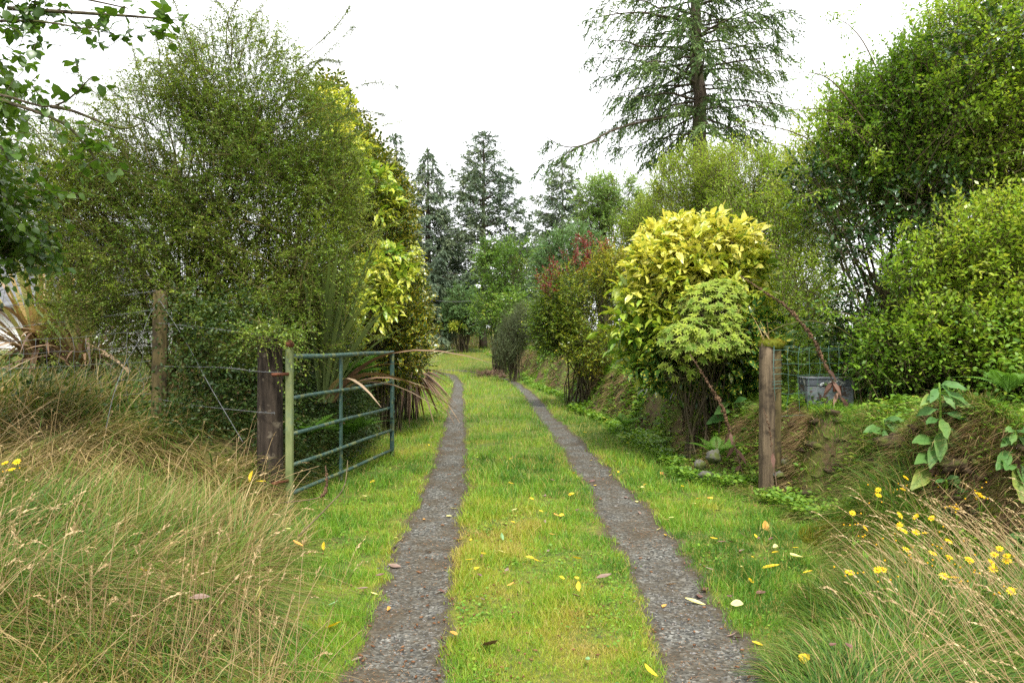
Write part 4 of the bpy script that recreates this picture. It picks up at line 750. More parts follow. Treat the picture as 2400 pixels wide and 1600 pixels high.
barbed('grey stay cable slanting down towards the foot of the dark gatepost', [(372, 700, 7.15), (437, 803, 6.9), (491, 903, 6.6), (569, 1035, 6.3)], 7, False)

# ---------------------------------------------------------------- grey metal box on the bank
M['boxmetal'] = surf('grey_paint_metal', (.075, .085, .095), (.13, .145, .155), 9, .55, .4, c3=(.05, .03, .022), s3=14, bump=.2, th3=(.51, .57))
M['boxlid'] = surf('dark_lid_metal', (.035, .042, .05), (.07, .08, .095), 9, .55, .4, c3=(.3, .3, .27), s3=16, bump=.15, th3=(.56, .61))
M['paper'] = surf('paper', (.6, .62, .7), (.75, .77, .8), 30, .8, .2, bump=0)
M['stonegrey'] = surf('bank_stone', (.06, .055, .05), (.17, .165, .15), 14, .9, .2, c3=(.06, .075, .018), s3=9, bump=.8, th3=(.44, .56))
bxc = W(1945, HY, 7.35); bzb = CH-(957-HY)/F*7.2; bxy = (bxc[0], bxc[1]); brz = -.12
def bl(x, y, z): c, s = math.cos(brz), math.sin(brz); return (bxy[0]+x*c-y*s, bxy[1]+x*s+y*c, bzb+z)
bxo = thing('metal_box', 'grey dented metal chest with rusty latch among the leaves on the right bank', 'metal box', (*bxy, bzb))
b = MB(); box(b, bl(-.04, 0, .105), (.42, .32, .21), brz, bev=.006); part(b, 'body', M['boxmetal'], bxo, False)
b = MB(); box(b, bl(-.04, 0, .2425), (.43, .33, .065), brz, bev=.006); box(b, bl(-.04, 0, .281), (.445, .345, .012), brz, bev=.003); part(b, 'lid', M['boxlid'], bxo, False)
b = MB(); box(b, bl(.02, -.165, .185), (.075, .012, .06), brz, bev=.003); tube(b, [bl(.02, -.168, .175), bl(.02, -.19, .175)], [.02, .016], 10); part(b, 'latch', M['rust'], bxo, False)
b = MB(); add_leaves(b, np.array([bl(-.14, -.172, .215)]), np.array([[.8, -.1, .6]]), np.array([[0, -1., .2]]), .05, .022, 'l'); part(b, 'paper_scrap', M['paper'], bxo, False)
def stone(px, py, d, r_, label, seed):
    c = W(px, py, d); c[2] -= .02; mb = MB(); add_lumps(mb, c[None], np.array([r_])*np.array([.85, .8, .6]), .5, seed, .3, 12, 9); solo(mb, 'stone', M['stonegrey'], label, 'stone', tuple(c), 'stones showing in the right bank')
stone(1895, 968, 7.3, (.12, .12, .07), 'flat stone propping the left end of the grey metal box', 1)
stone(2000, 968, 7.3, (.12, .12, .07), 'flat stone propping the right end of the grey metal box', 2)
stone(1826, 1108, 6.75, (.062, .06, .052), 'pale round stone just right of the foot of the mossy post', 3)
stone(1838, 1078, 6.9, (.085, .07, .05), 'grey stone lying above the pale round one beside the mossy post', 4)
stone(1672, 1065, 7.5, (.09, .08, .12), 'upright lichen covered stone in the bank left of the mossy post', 5)
stone(1655, 1110, 7.4, (.10, .08, .07), 'low grey stone at the foot of the bank left of the mossy post', 6)
stone(1640, 1085, 7.7, (.07, .07, .10), 'narrow grey stone wedged in the bank face', 7)

# ---------------------------------------------------------------- bank cover, moss, undergrowth (stuff)
M['thatch'] = leafmat('dead_thatch', [(.09, .055, .028), (.2, .125, .06), (.34, .24, .12), (.24, .25, .06)], .7, .15, spec=.15)
M['weed'] = leafmat('weed_leaf', [(.05, .12, .015), (.11, .22, .02), (.19, .31, .03), (.33, .34, .05)], .5, .35, spec=.3)
M['hedgeleaf'] = leafmat('shade_darkened_leaf', [(.015, .035, .01), (.03, .06, .012), (.06, .10, .018), (.11, .07, .03)], .5, .3, spec=.3)  # undergrowth leaves coloured darker, painting in the shade under the hedge
M['clod'] = surf('earth_clod', (.025, .018, .011), (.09, .065, .04), 22, .95, .1, c3=(.08, .10, .02), s3=7, bump=.9)
def bankcover():
    r = R(60); N = 200000; y = (4.2**-.6+r.uniform(size=N)*(46**-.6-4.2**-.6))**(-1/.6); dr_ = r.uniform(-.25, 1.0, N); x = fr(y)+dr_-.16*noise2(fr(y)+dr_, y, 1.3, 5)
    # brown grass hanging over the face
    pr = np.where((dr_ > -.02) & (dr_ < .6), np.where(y < 9, .85, .5)*np.clip(np.where(y < 9, .45, .2)+.9*noise2(x, y, 1.6, 61), 0, 1), .0); k = r.uniform(size=N) < pr; P = np.stack([x, y, H(x, y)], -1)[k]; n = len(P); yy = P[:, 1]
    D = nrm(np.stack([-.55+r.normal(0, .3, n), r.normal(0, .35, n), .45+r.normal(0, .3, n)], -1)); B = np.stack([-.35+r.normal(0, .2, n), r.normal(0, .2, n), -.85+0*yy], -1)
    mb = MB(); blades(mb, P, D, B, r.uniform(.06, .18, n)*(yy/7)**.35, .0042*(yy/5)**.75, 3, np.clip(.42+.25*noise2(P[:, 0], yy, 1.1, 62)+r.normal(0, .2, n), 0, 1), 0, 63)
    o = part(mb, 'dead_grass_thatch', M['thatch']); tag(o, 'brown dead grass hanging down the face of the right bank', 'dead grass', kind='stuff')
    mb = MB(); nc = 420; yc = (4.4**-.6+r.uniform(size=nc)*(34**-.6-4.4**-.6))**(-1/.6); xc = fr(yc)+r.uniform(-.02, .5, nc); s = .028*r.lognormal(0, .5, nc)*(yc/7)**.3
    add_lumps(mb, np.stack([xc, yc, H(xc, yc)], -1), np.stack([s*1.4, s, s*.5], -1), r.uniform(size=nc), 59, .5, 9, 7)
    o = part(mb, 'bank_clods', M['clod']); tag(o, 'clods of earth and small mossy stones in the face of the right bank', 'earth', kind='stuff')
    nt_ = 15000; yt = r.uniform(4.6, 8.6, nt_); xt = fr(yt)+r.uniform(-.15, .75, nt_); kt = noise2(xt, yt, 2.3, 75)+r.normal(0, .25, nt_) > -.15; xt, yt = xt[kt], yt[kt]; nt_ = len(xt); at = r.uniform(0, 6.28, nt_)
    hdt = np.stack([np.cos(at)*.6-.5, np.sin(at)*.6-.3, 0*at], -1); mb = MB(); blades(mb, np.stack([xt, yt, H(xt, yt)-.01], -1), nrm(hdt*.8+[0, 0, 1.]+r.normal(0, .2, (nt_, 3))), hdt*.6-[0, 0, .6], r.uniform(.1, .34, nt_), .0052, 4, np.where(r.uniform(size=nt_) < .6, r.uniform(.6, 1, nt_), r.uniform(.1, .5, nt_)), 0, 76)
    o = part(mb, 'bank_tussocks', M['tall']); tag(o, 'tangled tussocks of straw and green grass on the bank beside the mossy post', 'grass', kind='stuff')
    # fresh longer grass on the lip and foot
    k = (((dr_ > .42) & (dr_ < 1.)) | ((dr_ > -.22) & (dr_ < .03)) | (r.uniform(size=N) < np.where(y < 7, .04, .1))) & (r.uniform(size=N) < .65*np.clip(.55+.6*noise2(x, y, 1.9, 64), .05, 1)); P = np.stack([x, y, H(x, y)], -1)[k]; n = len(P); yy = P[:, 1]
    a = r.uniform(0, 6.28, n); hd = np.stack([np.cos(a)-.4, np.sin(a), 0*a], -1); mb = MB()
    blades(mb, P, nrm(np.array([0, 0, 1.])+hd*.45), hd*.35-np.array([0, 0, .45]), r.uniform(.06, .2, n)*(yy/7)**.3, .0042*(yy/5)**.75, 3, np.clip(.34+r.normal(0, .17, n), 0, 1), 0, 65)
    o = part(mb, 'bank_grass', M['lawn']); tag(o, 'fresh green grass along the lip and foot of the right bank', 'grass', kind='stuff')
    # small broad leaved weeds
    k = (r.uniform(size=N) < .085*np.clip(.6+noise2(x, y, 2.6, 66), 0, 1.5)) & (y < 30) & ((y > 7.2) | (x < 2.3) | (r.uniform(size=N) < .3)); P = np.stack([x, y, H(x, y)], -1)[k]; n = len(P); mb = MB(); K = 6
    a = r.uniform(0, 6.28, (n, K)); D = np.stack([np.cos(a)-.25, np.sin(a), r.uniform(-.05, .7, (n, K))], -1).reshape(-1, 3); sc_ = np.repeat((P[:, 1]/6)**.5, K)
    add_leaves(mb, np.repeat(P, K, 0)+D*.03+np.array([0, 0, .05])*r.uniform(.2, 2, (n*K, 1)), D, np.array([-.2, 0, 1.])+r.normal(0, .3, (n*K, 3)), .042*sc_*r.uniform(.5, 1.3, n*K), .026*sc_, 'l', np.clip(np.repeat(r.normal(.38, .2, n), K)+r.normal(0, .1, n*K), 0, 1))
    o = part(mb, 'bank_weeds', M['weed']); tag(o, 'low leafy weeds growing over the right bank and its foot', 'weeds', kind='stuff')
    # moss
    mb = MB(); n = 52000; a = r.uniform(0, 6.28, n); q = np.sqrt(r.uniform(size=n)); x = 2.55+q*np.cos(a)*.62; y = 5.1+q*np.sin(a)*.5
    x2 = r.uniform(2.3, 4.2, 30000); y2 = r.uniform(4.6, 8, 30000); kk = (x2 > fr(y2)) & (x2 < fr(y2)+.7) & (noise2(x2, y2, 2.2, 68) > -.15); x = np.concatenate([x, x2[kk]]); y = np.concatenate([y, y2[kk]]); n = len(x)
    P = np.stack([x, y, H(x, y)], -1); sun = noise2(x, y, 2.4, 67)  # noise only: random patches of greener and more golden moss
    blades(mb, P, nrm(r.normal(0, .6, (n, 3))+[0, 0, .8]), r.normal(0, .3, (n, 3)), r.uniform(.012, .034, n), .007, 1, np.clip(.42+.32*sun+r.normal(0, .14, n), 0, 1))
    o = part(mb, 'moss', M['moss']); tag(o, 'cushions of green and golden moss on the bank below the foxglove leaves', 'moss', kind='stuff')
bankcover()
def undergrowth():
    r = R(70); mb = MB()
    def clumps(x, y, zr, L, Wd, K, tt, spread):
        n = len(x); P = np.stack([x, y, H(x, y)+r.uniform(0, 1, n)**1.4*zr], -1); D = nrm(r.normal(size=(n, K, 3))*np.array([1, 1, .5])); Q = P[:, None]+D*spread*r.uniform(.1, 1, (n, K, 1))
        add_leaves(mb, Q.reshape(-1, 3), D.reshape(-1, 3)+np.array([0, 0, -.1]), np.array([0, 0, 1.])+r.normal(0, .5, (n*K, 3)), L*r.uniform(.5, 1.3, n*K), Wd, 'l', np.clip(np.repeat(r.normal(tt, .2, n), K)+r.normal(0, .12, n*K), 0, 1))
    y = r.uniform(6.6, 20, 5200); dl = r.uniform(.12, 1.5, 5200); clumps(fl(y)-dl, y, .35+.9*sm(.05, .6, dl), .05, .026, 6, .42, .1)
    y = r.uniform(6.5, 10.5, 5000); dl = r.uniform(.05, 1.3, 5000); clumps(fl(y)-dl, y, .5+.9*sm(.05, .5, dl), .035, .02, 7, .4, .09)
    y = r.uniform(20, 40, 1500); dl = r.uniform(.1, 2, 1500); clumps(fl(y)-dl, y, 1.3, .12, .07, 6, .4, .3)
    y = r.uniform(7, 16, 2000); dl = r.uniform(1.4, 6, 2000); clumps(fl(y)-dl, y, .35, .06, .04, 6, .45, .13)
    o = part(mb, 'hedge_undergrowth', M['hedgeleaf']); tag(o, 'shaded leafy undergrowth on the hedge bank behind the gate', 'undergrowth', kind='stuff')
    mb = MB(); y = r.uniform(6.4, 38, 30000); dl = r.uniform(-.1, 1.6, 30000)*np.where(y > 14, 1, .9); x = fl(y)-dl; k = r.uniform(size=30000) < np.where(dl < .5, 1., .5); x, y = x[k], y[k]; n = len(x)
    D = nrm(np.stack([.3+r.normal(0, .5, n), r.normal(0, .5, n), .8+0*x], -1)); B = np.stack([.3+r.normal(0, .2, n), r.normal(0, .2, n), -.75+0*x], -1)
    blades(mb, np.stack([x, y, H(x, y)], -1), D, B, r.uniform(.12, .34, n)*(y/8)**.3, .0045*(y/7)**.8, 3, np.where(r.uniform(size=n) < .45, r.uniform(.1, .5, n), r.uniform(.4, 1, n)), 0, 71)
    o = part(mb, 'hedge_foot_grass', M['tall']); tag(o, 'rough grass along the foot of the left hedge bank', 'grass', kind='stuff')
    # long rough grass of the rising ground beyond the fence and beyond the meadow
    mb = MB(); y = np.concatenate([r.uniform(7.5, 20, 30000), r.uniform(51, 62, 9000)]); x = np.concatenate([r.uniform(-16, -3, 30000), r.uniform(-14, 6, 9000)]); k = (x < fl(y)-1.2) | (y > 50); x, y = x[k], y[k]; n = len(x); a = r.uniform(0, 6.28, n)
    hd = np.stack([np.cos(a), np.sin(a), 0*a], -1); far = y > 40
    blades(mb, np.stack([x, y, H(x, y)], -1), nrm(hd*.4+[0, 0, 1.]), hd*.3-[0, 0, .35], r.uniform(.2, .45, n)*np.where(far, 1.4, 1), .007*(y/8)**.8, 3, np.where(far, r.uniform(.5, 1, n), np.where(r.uniform(size=n) < .4, r.uniform(.6, 1, n), r.uniform(.05, .5, n))), 0, 72)
    o = part(mb, 'rough_grass', M['tall']); tag(o, 'rough tan grass on the rising ground beyond the fence and the meadow', 'grass', kind='stuff')
    # hedge bottom on the right behind the netting
    mb = MB(); y = r.uniform(5.2, 12, 5200); dl = r.uniform(.25, 3.6, 5200); x = fr(y)+dl; clumps_n = len(x)
    k = ~((np.abs(x-bxy[0]) < .5) & (y < bxy[1]+.3)); x, y, dl = x[k], y[k], dl[k]; n = len(x); K = 6
    k2 = r.uniform(size=n) < np.where(dl < .9, .04, 1.); x, y, dl = x[k2], y[k2], dl[k2]; n = len(x)
    P = np.stack([x, y, H(x, y)+r.uniform(0, 1, n)*(.05+.8*sm(.75, 1.5, dl))], -1); D = nrm(r.normal(size=(n, K, 3))*np.array([1, 1, .5])); Q = P[:, None]+D*.1*r.uniform(.1, 1, (n, K, 1))
    add_leaves(mb, Q.reshape(-1, 3), D.reshape(-1, 3), np.array([0, -.2, 1.])+r.normal(0, .5, (n*K, 3)), .05*r.uniform(.5, 1.2, n*K), .028, 'l', np.clip(np.repeat(r.normal(.35, .2, n), K), 0, .85))
    o = part(mb, 'hedge_bottom_leaves', M['weed']); tag(o, 'mixed leafy growth filling the bottom of the right hedge', 'undergrowth', kind='stuff')
undergrowth()
M['debris'] = surf('twig_debris', (.07, .045, .03), (.2, .13, .085), 8, bump=0)
def debris():
    r = R(80); c = W(1150, 862, 30.5); mb = MB(); n = 420; a = r.uniform(0, 6.28, n); q = np.sqrt(r.uniform(size=n)); P = np.stack([c[0]+q*np.cos(a)*.62, c[1]+q*np.sin(a)*.45, 0*a], -1); P[:, 2] = H(P[:, 0], P[:, 1])+.28*(1-q*q)*r.uniform(size=n)
    D = nrm(r.normal(size=(n, 3))*np.array([1, 1, .25]))*r.uniform(.12, .4, n)[:, None]; add_tubes(mb, np.stack([P-D, P, P+D], 1), .01, 3, r.uniform(size=n))
    solo(mb, 'brushwood_pile', M['debris'], 'low heap of brown cut twigs on the lawn at the end of the bank', 'brushwood pile', (c[0], c[1], gz(c[0], c[1])))
debris()

# ---------------------------------------------------------------- ferns, foxgloves, dead stalks
M['fern'] = leafmat('fern_frond', [(.05, .12, .015), (.09, .2, .025), (.16, .29, .04)], .5, .4, spec=.3)
def fern(label, x, y, zoff, n, L, seed, az=(0, 6.28), dark=0.):
    r = R(seed); z = gz(x, y)+zoff; t = thing('fern', label, 'fern', (x, y, gz(x, y)))
    for i in range(n):
        mb = MB(); a = az[0]+(az[1]-az[0])*(i+.5)/n+r.normal(0, .15); hd = np.array([math.cos(a), math.sin(a), 0]); ln = L*r.uniform(.75, 1.15); b = r.uniform(.5, .9)
        s = np.linspace(0, 1, 24)[:, None]; D = nrm(np.array([0, 0, 1.])+hd*b); C = np.array([x, y, z])+ln*(s*D+s*s*(hd*.35-np.array([0, 0, .55])*b)); tube(mb, C, np.linspace(.0035, .001, 24), 4)
        T = nrm(np.gradient(C, axis=0)); S = nrm(np.cross(T, [0, 0, 1.])); wv = ln*.24*np.sin(np.clip(s*1.1+.1, 0, 1)*np.pi)**.8
        for sg in (-1, 1): add_leaves(mb, C[3:], (S*sg+T*.35)[3:], np.cross(S, T)[3:]+0*T[3:], wv[3:, 0]+.004, ln*.034, 'l', np.clip(.5-dark+r.normal(0, .1, 21), 0, 1))
        part(mb, 'frond', M['fern'], t)
fern('small bright fern just left of the mossy post on the bank', 2.07, 7.75, .1, 7, .34, 1)
fern('fern drooping over the right bank foot in mid view', 1.62, 11.0, .12, 6, .36, 2)
fern('dark fern under the flax behind the top gate bar', -1.95, 9.4, .65, 9, .62, 3, (-2.2, 1.2), .2)
fern('fern showing between the middle bars of the gate', -1.75, 8.1, .3, 8, .5, 4, (-2.2, 1.0), .15)
fern('fern low behind the hinge end of the gate', -2.0, 7.3, .25, 8, .5, 5, (-2.2, 1.0), .1)
fern('low fern at the right edge among the ragwort', 3.2, 4.95, .15, 8, .3, 6)
M['fox'] = leafmat('foxglove_leaf', [(.035, .10, .025), (.07, .17, .04), (.12, .22, .05), (.32, .33, .06), (.2, .09, .04)], .55, .3, spec=.3)
M['foxdead'] = leafmat('withered_leaf', [(.06, .03, .02), (.13, .07, .05), (.2, .12, .08)], .7, .15, spec=.2)
def bigleaf(mb, P, D, U, L, Wd, tint, seed, droop=.25):
    r = R(seed); D = nrm(np.asarray(D, float)); S = nrm(np.cross(D, U)); N = np.cross(S, D); K = 9; m = 5; V = []
    for i in range(K):
        s = i/(K-1); w_ = Wd*.5*(math.sin(min(1, s*1.02)*math.pi*.97+.04)**.75)*(1 if s < .5 else (1-.25*(s-.5)))
        if i == 0: w_ = .006
        c = P+L*(s*D-s*s*droop*np.array([0, 0, 1.]))
        for j in range(m):
            v = (j-2)/2; V.append(c+S*v*w_*(1+.03*r.normal())+N*(abs(v)*w_*.28+.004*r.normal()*(abs(v)+.2)))
    q = np.array([[i*m+j, i*m+j+1, (i+1)*m+j+1, (i+1)*m+j] for i in range(K-1) for j in range(m-1)])
    mb.add(np.array(V), q, np.clip(tint+np.tile([.07, 0, -.05, 0, .07], K), 0, 1), np.tile([1, .5, 0, .5, 1], K))
def foxglove(label, px, py, d, nleaf, L, seed, height=.45, dead=6, az=(2.0, 7.4)):
    r = R(seed); x, y, z = hit(px, py); t = thing('foxglove', label, 'foxglove', (x, y, z))
    mb = MB(); st = spline([(x, y, z-.08), (x+.01, y-.03, z+height*.5), (x-.01, y-.05, z+height)], 6); tube(mb, st, np.linspace(.012, .006, 6), 7); part(mb, 'stem', M['weed'], t)
    for i in range(nleaf):
        mb = MB(); h = (i/nleaf)**.8; a = r.uniform(*az); P = np.array([np.interp(h, np.linspace(0, 1, 6), st[:, k]) for k in range(3)]); D = np.array([math.cos(a)*1.1, -.5+.2*r.normal(), .6*math.sin(a)+.15+.2*h]); ll = L*(1.1-.55*h)*r.uniform(.75, 1.15)
        pt = P+nrm(D)*ll*.25; tube(mb, [P, pt+[0, 0, .005]], .004, 4, .3); old = h < .35 and r.uniform() < .2
        bigleaf(mb, pt, D-np.array([0, 0, .2]), np.array([r.normal(0, .25), -.8, .85]), ll, ll*.46,   .6 if old else np.clip(r.normal(.33, .1), .1, .55), seed*50+i, .3); part(mb, 'leaf', M['fox'], t)
    if dead:
        mb = MB()
        for i in range(dead):
            a = r.uniform(3.4, 6.0); P = np.array([x, y, z+r.uniform(-.05, .06)]); bigleaf(mb, P, np.array([math.cos(a), math.sin(a), -.9]), np.array([r.normal(), -1., .3]), L*r.uniform(.6, 1.1), L*.16, r.uniform(0, 1), seed*90+i, .5)
        part(mb, 'withered_leaves', M['foxdead'], t)
foxglove('broad leaved foxglove right of the grey metal box', 2065, 1060, 6.0, 17, .19, 1, .25, 9)
foxglove('tallest foxglove rosette right of centre of the mossy bank', 2195, 1075, 5.75, 26, .19, 2, .5, 10)
foxglove('foxglove rosette at the far right edge of the bank', 2370, 1065, 5.4, 18, .17, 3, .15, 3)
foxglove('small foxglove rosette low on the bank above the ragwort', 2210, 1165, 4.95, 10, .13, 4, .12, 7)
foxglove('foxglove with two upright leaves at the lower right edge', 2345, 1290, 4.3, 7, .17, 5, .1, 0)
foxglove('leafy foxglove in the shade behind the mossy post', 1715, 985, 7.9, 13, .30, 6, .2, 1)
foxglove('foxglove with leaves reddening high in the hedge', 2290, 905, 5.9, 10, .19, 7, .2, 2)
M['seed'] = leafmat('seed_capsule', [(.035, .02, .01), (.085, .05, .028), (.15, .09, .05)], .8, 0, spec=.15)
def stalk(label, pts, rad, cap, caprad, seed, kind='dead_foxglove_stalk', leaves=0, mat='rust', stemmat='debris'):
    r = R(seed); n = 26; C = spline([W(*q) for q in pts], n); t = thing(kind, label, 'dead stalk', tuple(C[-1])); mb = MB(); tube(mb, C, np.linspace(rad*.4, rad, n), 7); part(mb, 'stem', M[stemmat], t)
    if cap:
        k = cap; u = np.sort(r.uniform(0, .62, k)); P = np.stack([np.interp(u, np.linspace(0, 1, n), C[:, i]) for i in range(3)], -1); v = nrm(r.normal(size=(k, 3))); sz = caprad*(.4+.7*np.clip(u*3, 0, 1))*r.uniform(.45, 1.35, k)
        mb = MB(); add_lumps(mb, P+v*(rad+sz*.6)[:, None], np.stack([sz*.75, sz*.75, sz], -1), r.uniform(size=k), seed, .25, 6, 5)
        add_leaves(mb, P, v+np.array([0, 0, .3]), r.normal(size=(k, 3)), sz*2.6, sz*.7, 'd', r.uniform(size=k)); part(mb, 'seed_capsules', M['seed'], t)
    if leaves:
        mb = MB()
        for i in range(leaves):
            u = r.uniform(.6, .98); P = np.array([np.interp(u, np.linspace(0, 1, n), C[:, k]) for k in range(3)]); a = r.uniform(0, 6.28); bigleaf(mb, P, np.array([math.cos(a), math.sin(a), -.8]), np.array([0, -1., .5]), r.uniform(.08, .15), .035, r.uniform(0, 1), seed*7+i, .4)
        part(mb, 'withered_leaves', M['foxdead'], t)
stalk('longest brown foxglove stalk arching from the golden laurel down across the metal box', [(1733, 646, 7.1), (1790, 682, 7.05), (1850, 725, 7.0), (1903, 790, 6.95), (1932, 850, 6.9), (1960, 912, 6.9), (2000, 985, 6.9), (2035, 1050, 6.85)], .0065, 380, .0095, 1, leaves=9)
stalk('brown foxglove stalk leaning left in front of the whorled shrub', [(1617, 830, 7.6), (1662, 900, 7.55), (1692, 955, 7.5), (1708, 1005, 7.5), (1728, 1065, 7.45), (1748, 1135, 7.4)], .007, 230, .0105, 2, leaves=5)
stalk('short thin brown stalk crossing the front of the mossy post', [(1790, 958, 6.55), (1802, 1000, 6.5), (1810, 1060, 6.5), (1822, 1150, 6.45)], .004, 40, .007, 3, leaves=1)
stalk('thin arching stem looping from the moss cap to the right', [(2010, 800, 6.8), (1960, 765, 6.8), (1890, 752, 6.8), (1830, 765, 6.8), (1785, 790, 6.8)], .0045, 0, .01, 4, 'arching_stem', stemmat='mosstwig')
stalk('pale dock stalk with seeds standing by the lowest gate bar', [(763, 1092, 5.75), (765, 1140, 5.7), (745, 1166, 5.6), (655, 1178, 5.4)], .004, 130, .007, 5, 'dock_stalk')
stalk('bare forked twig leaning out from the foot of the gate', [(815, 1078, 5.6), (806, 1140, 5.3), (770, 1185, 5.1), (700, 1255, 4.8)], .006, 0, 0, 6, 'bare_twig', stemmat='twig')

# ragwort
M['petal'] = leafmat('ragwort_petal', [(.75, .52, .01), (.85, .62, .02)], .5, .3, spec=.2, tcol=(1, .9, .5))
M['disc'] = surf('flower_disc', (.45, .22, .01), (.65, .36, .02), 200, .8, .1, bump=0)
def flowerhead(mb, c, ax, s, r):
    ax = nrm(ax); A = nrm(np.cross(ax, [.3, .1, 1.])); Bq = np.cross(ax, A); n = 12; an = np.arange(n)/n*6.2832+r.normal(0, .08, n); d = A*np.cos(an)[:, None]+Bq*np.sin(an)[:, None]+ax*.12
    add_leaves(mb, c+d*s*.25, d, np.repeat(ax[None], n, 0), s*.8, s*.30, 'l', r.uniform(0, 1, n), 0)
    rr = s*.34; tube(mb, [c-ax*.003, c+ax*.004, c+ax*.008], [rr*.9, rr, rr*.5], 10, .5, 1)
def ragwort(label, heads, d, seed):
    r = R(seed); hp = [W(hx, hy, d+r.normal(0, .05)) for hx, hy in heads]; m = np.mean(hp, 0); bx_, by_ = m[0]+r.normal(.06, .05), m[1]+r.normal(.1, .08); z = gz(bx_, by_)
    t = thing('ragwort', label, 'ragwort', (bx_, by_, z), 'ragwort flowering on the verges'); mb = MB(); fork = np.array([bx_, by_, z])*.4+m*.6
    tube(mb, spline([(bx_, by_, z-.02), fork], 5), np.linspace(.004, .003, 5), 5)
    for h in hp: tube(mb, spline([fork, fork*.5+h*.5+[0, 0, -.03], h-[0, 0, .004]], 6), np.linspace(.0028, .0016, 6), 5)
    n = 16; u = r.uniform(.15, .9, n); P = np.array([bx_, by_, z])*(1-u)[:, None]+fork*u[:, None]; a = r.uniform(0, 6.28, n); add_leaves(mb, P, np.stack([np.cos(a), np.sin(a), .4+0*a], -1), np.array([[0, 0, 1.]])+0*P, .06*r.uniform(.5, 1.2, n), .02, 'h', r.uniform(.2, .6, n)); part(mb, 'stem', M['weed'], t)
    for h in hp:
        mb = MB(); flowerhead(mb, h, np.array([r.normal(0, .35), -.45+r.normal(0, .3), .9]), .021*r.uniform(.85, 1.2), r); part(mb, 'flower_head', [M['petal'], M['disc']], t)
    mb = MB(); k = 5; Q = np.array([hp[r.integers(len(hp))] for _ in range(k)])+r.normal(0, .035, (k, 3))-[0, 0, .02]; add_lumps(mb, Q, np.full((k, 3), .005), .5, seed, .1, 6, 5); part(mb, 'buds', M['disc'], t)
zf = lambda l: [(1600+a*.34, 1100+b*.34) for a, b in l]
for i, (lab, hl, d) in enumerate([
    ('ragwort with two blooms high in front of the green moss', zf([(1537, 57), (1517, 137)]), 5.0), ('ragwort with two blooms at the left end of the moss mound', zf([(1348, 140), (1350, 178)]), 4.9), ('ragwort with a lone bloom against the small foxglove rosette', zf([(1768, 70), (1758, 84)]), 5.0),
    ('ragwort with two blooms at the upper right, near the dark leaves', zf([(2035, 165), (2035, 190), (2060, 185)]), 4.7), ('ragwort with one low bloom left of the moss mound', zf([(1170, 300)]), 4.5), ('ragwort with a ragged bloom right of the small foxglove', zf([(1885, 268), (1875, 262)]), 4.5),
    ('ragwort with one small bloom at the foot of the moss mound', zf([(1258, 407)]), 4.2), ('ragwort carrying a cluster of many blooms below the golden moss', zf([(1495, 315), (1608, 325), (1497, 385), (1498, 408), (1528, 425), (1607, 432), (1672, 437)]), 4.3), ('ragwort with one wide open bloom among grass heads, centre of the verge', zf([(1540, 553)]), 4.0),
    ('ragwort with an orange tinged bloom beside the wide open one', zf([(1722, 578)]), 3.95), ('ragwort with a bright starry bloom below the dark leaves', zf([(1833, 495)]), 4.1), ('ragwort with the bloom nearest the wheel track, low in pale grass', zf([(1152, 710)]), 3.7),
    ('ragwort with two half hidden blooms among the seed heads', zf([(1385, 690), (1345, 690)]), 3.75), ('ragwort with two blooms among leaning straw stems', zf([(1800, 735), (1872, 745)]), 3.7), ('ragwort with a loose cluster of six blooms at the right edge', zf([(2185, 545), (2148, 587), (2235, 595), (2130, 640), (2235, 630), (2140, 685)]), 3.9),
    ('ragwort with the lowest bloom at the right edge', zf([(2275, 830), (2262, 838)]), 3.5), ('ragwort with one small bloom left of the edge cluster', zf([(1975, 622)]), 3.85), ('ragwort with one bloom halfway up in deep grass', zf([(1717, 335), (1838, 605)]), 4.1),
    ('ragwort with two blooms at the far left in the long grass', [(12, 1085), (28, 1100), (40, 1082)], 5.0)]): ragwort(lab, hl, d, 300+i)

# ---------------------------------------------------------------- fallen leaves
LM = {'yellow': leafmat('yellow_fallen_leaf', [(.55, .33, .01), (.72, .48, .02), (.8, .6, .05)], .5, .2, spec=.35, spots=((.25, .10, .02), 55, .68)),
      'pale': leafmat('pale_fallen_leaf', [(.55, .45, .12), (.66, .6, .22), (.6, .62, .32)], .55, .2, spec=.3),
      'orange': leafmat('orange_fallen_leaf', [(.4, .16, .03), (.6, .3, .06), (.68, .42, .12)], .5, .15, spec=.3, spots=((.2, .06, .02), 40, .62)),
      'brown': leafmat('brown_fallen_leaf', [(.07, .03, .022), (.13, .06, .045), (.2, .12, .095)], .45, .1, spec=.45),
      'mauve': leafmat('faded_fallen_leaf', [(.13, .085, .065), (.2, .135, .105), (.28, .2, .16)], .6, .1, spec=.3),
      'green': leafmat('green_fallen_leaf', [(.15, .3, .12), (.25, .4, .2)], .5, .2, spec=.35)}
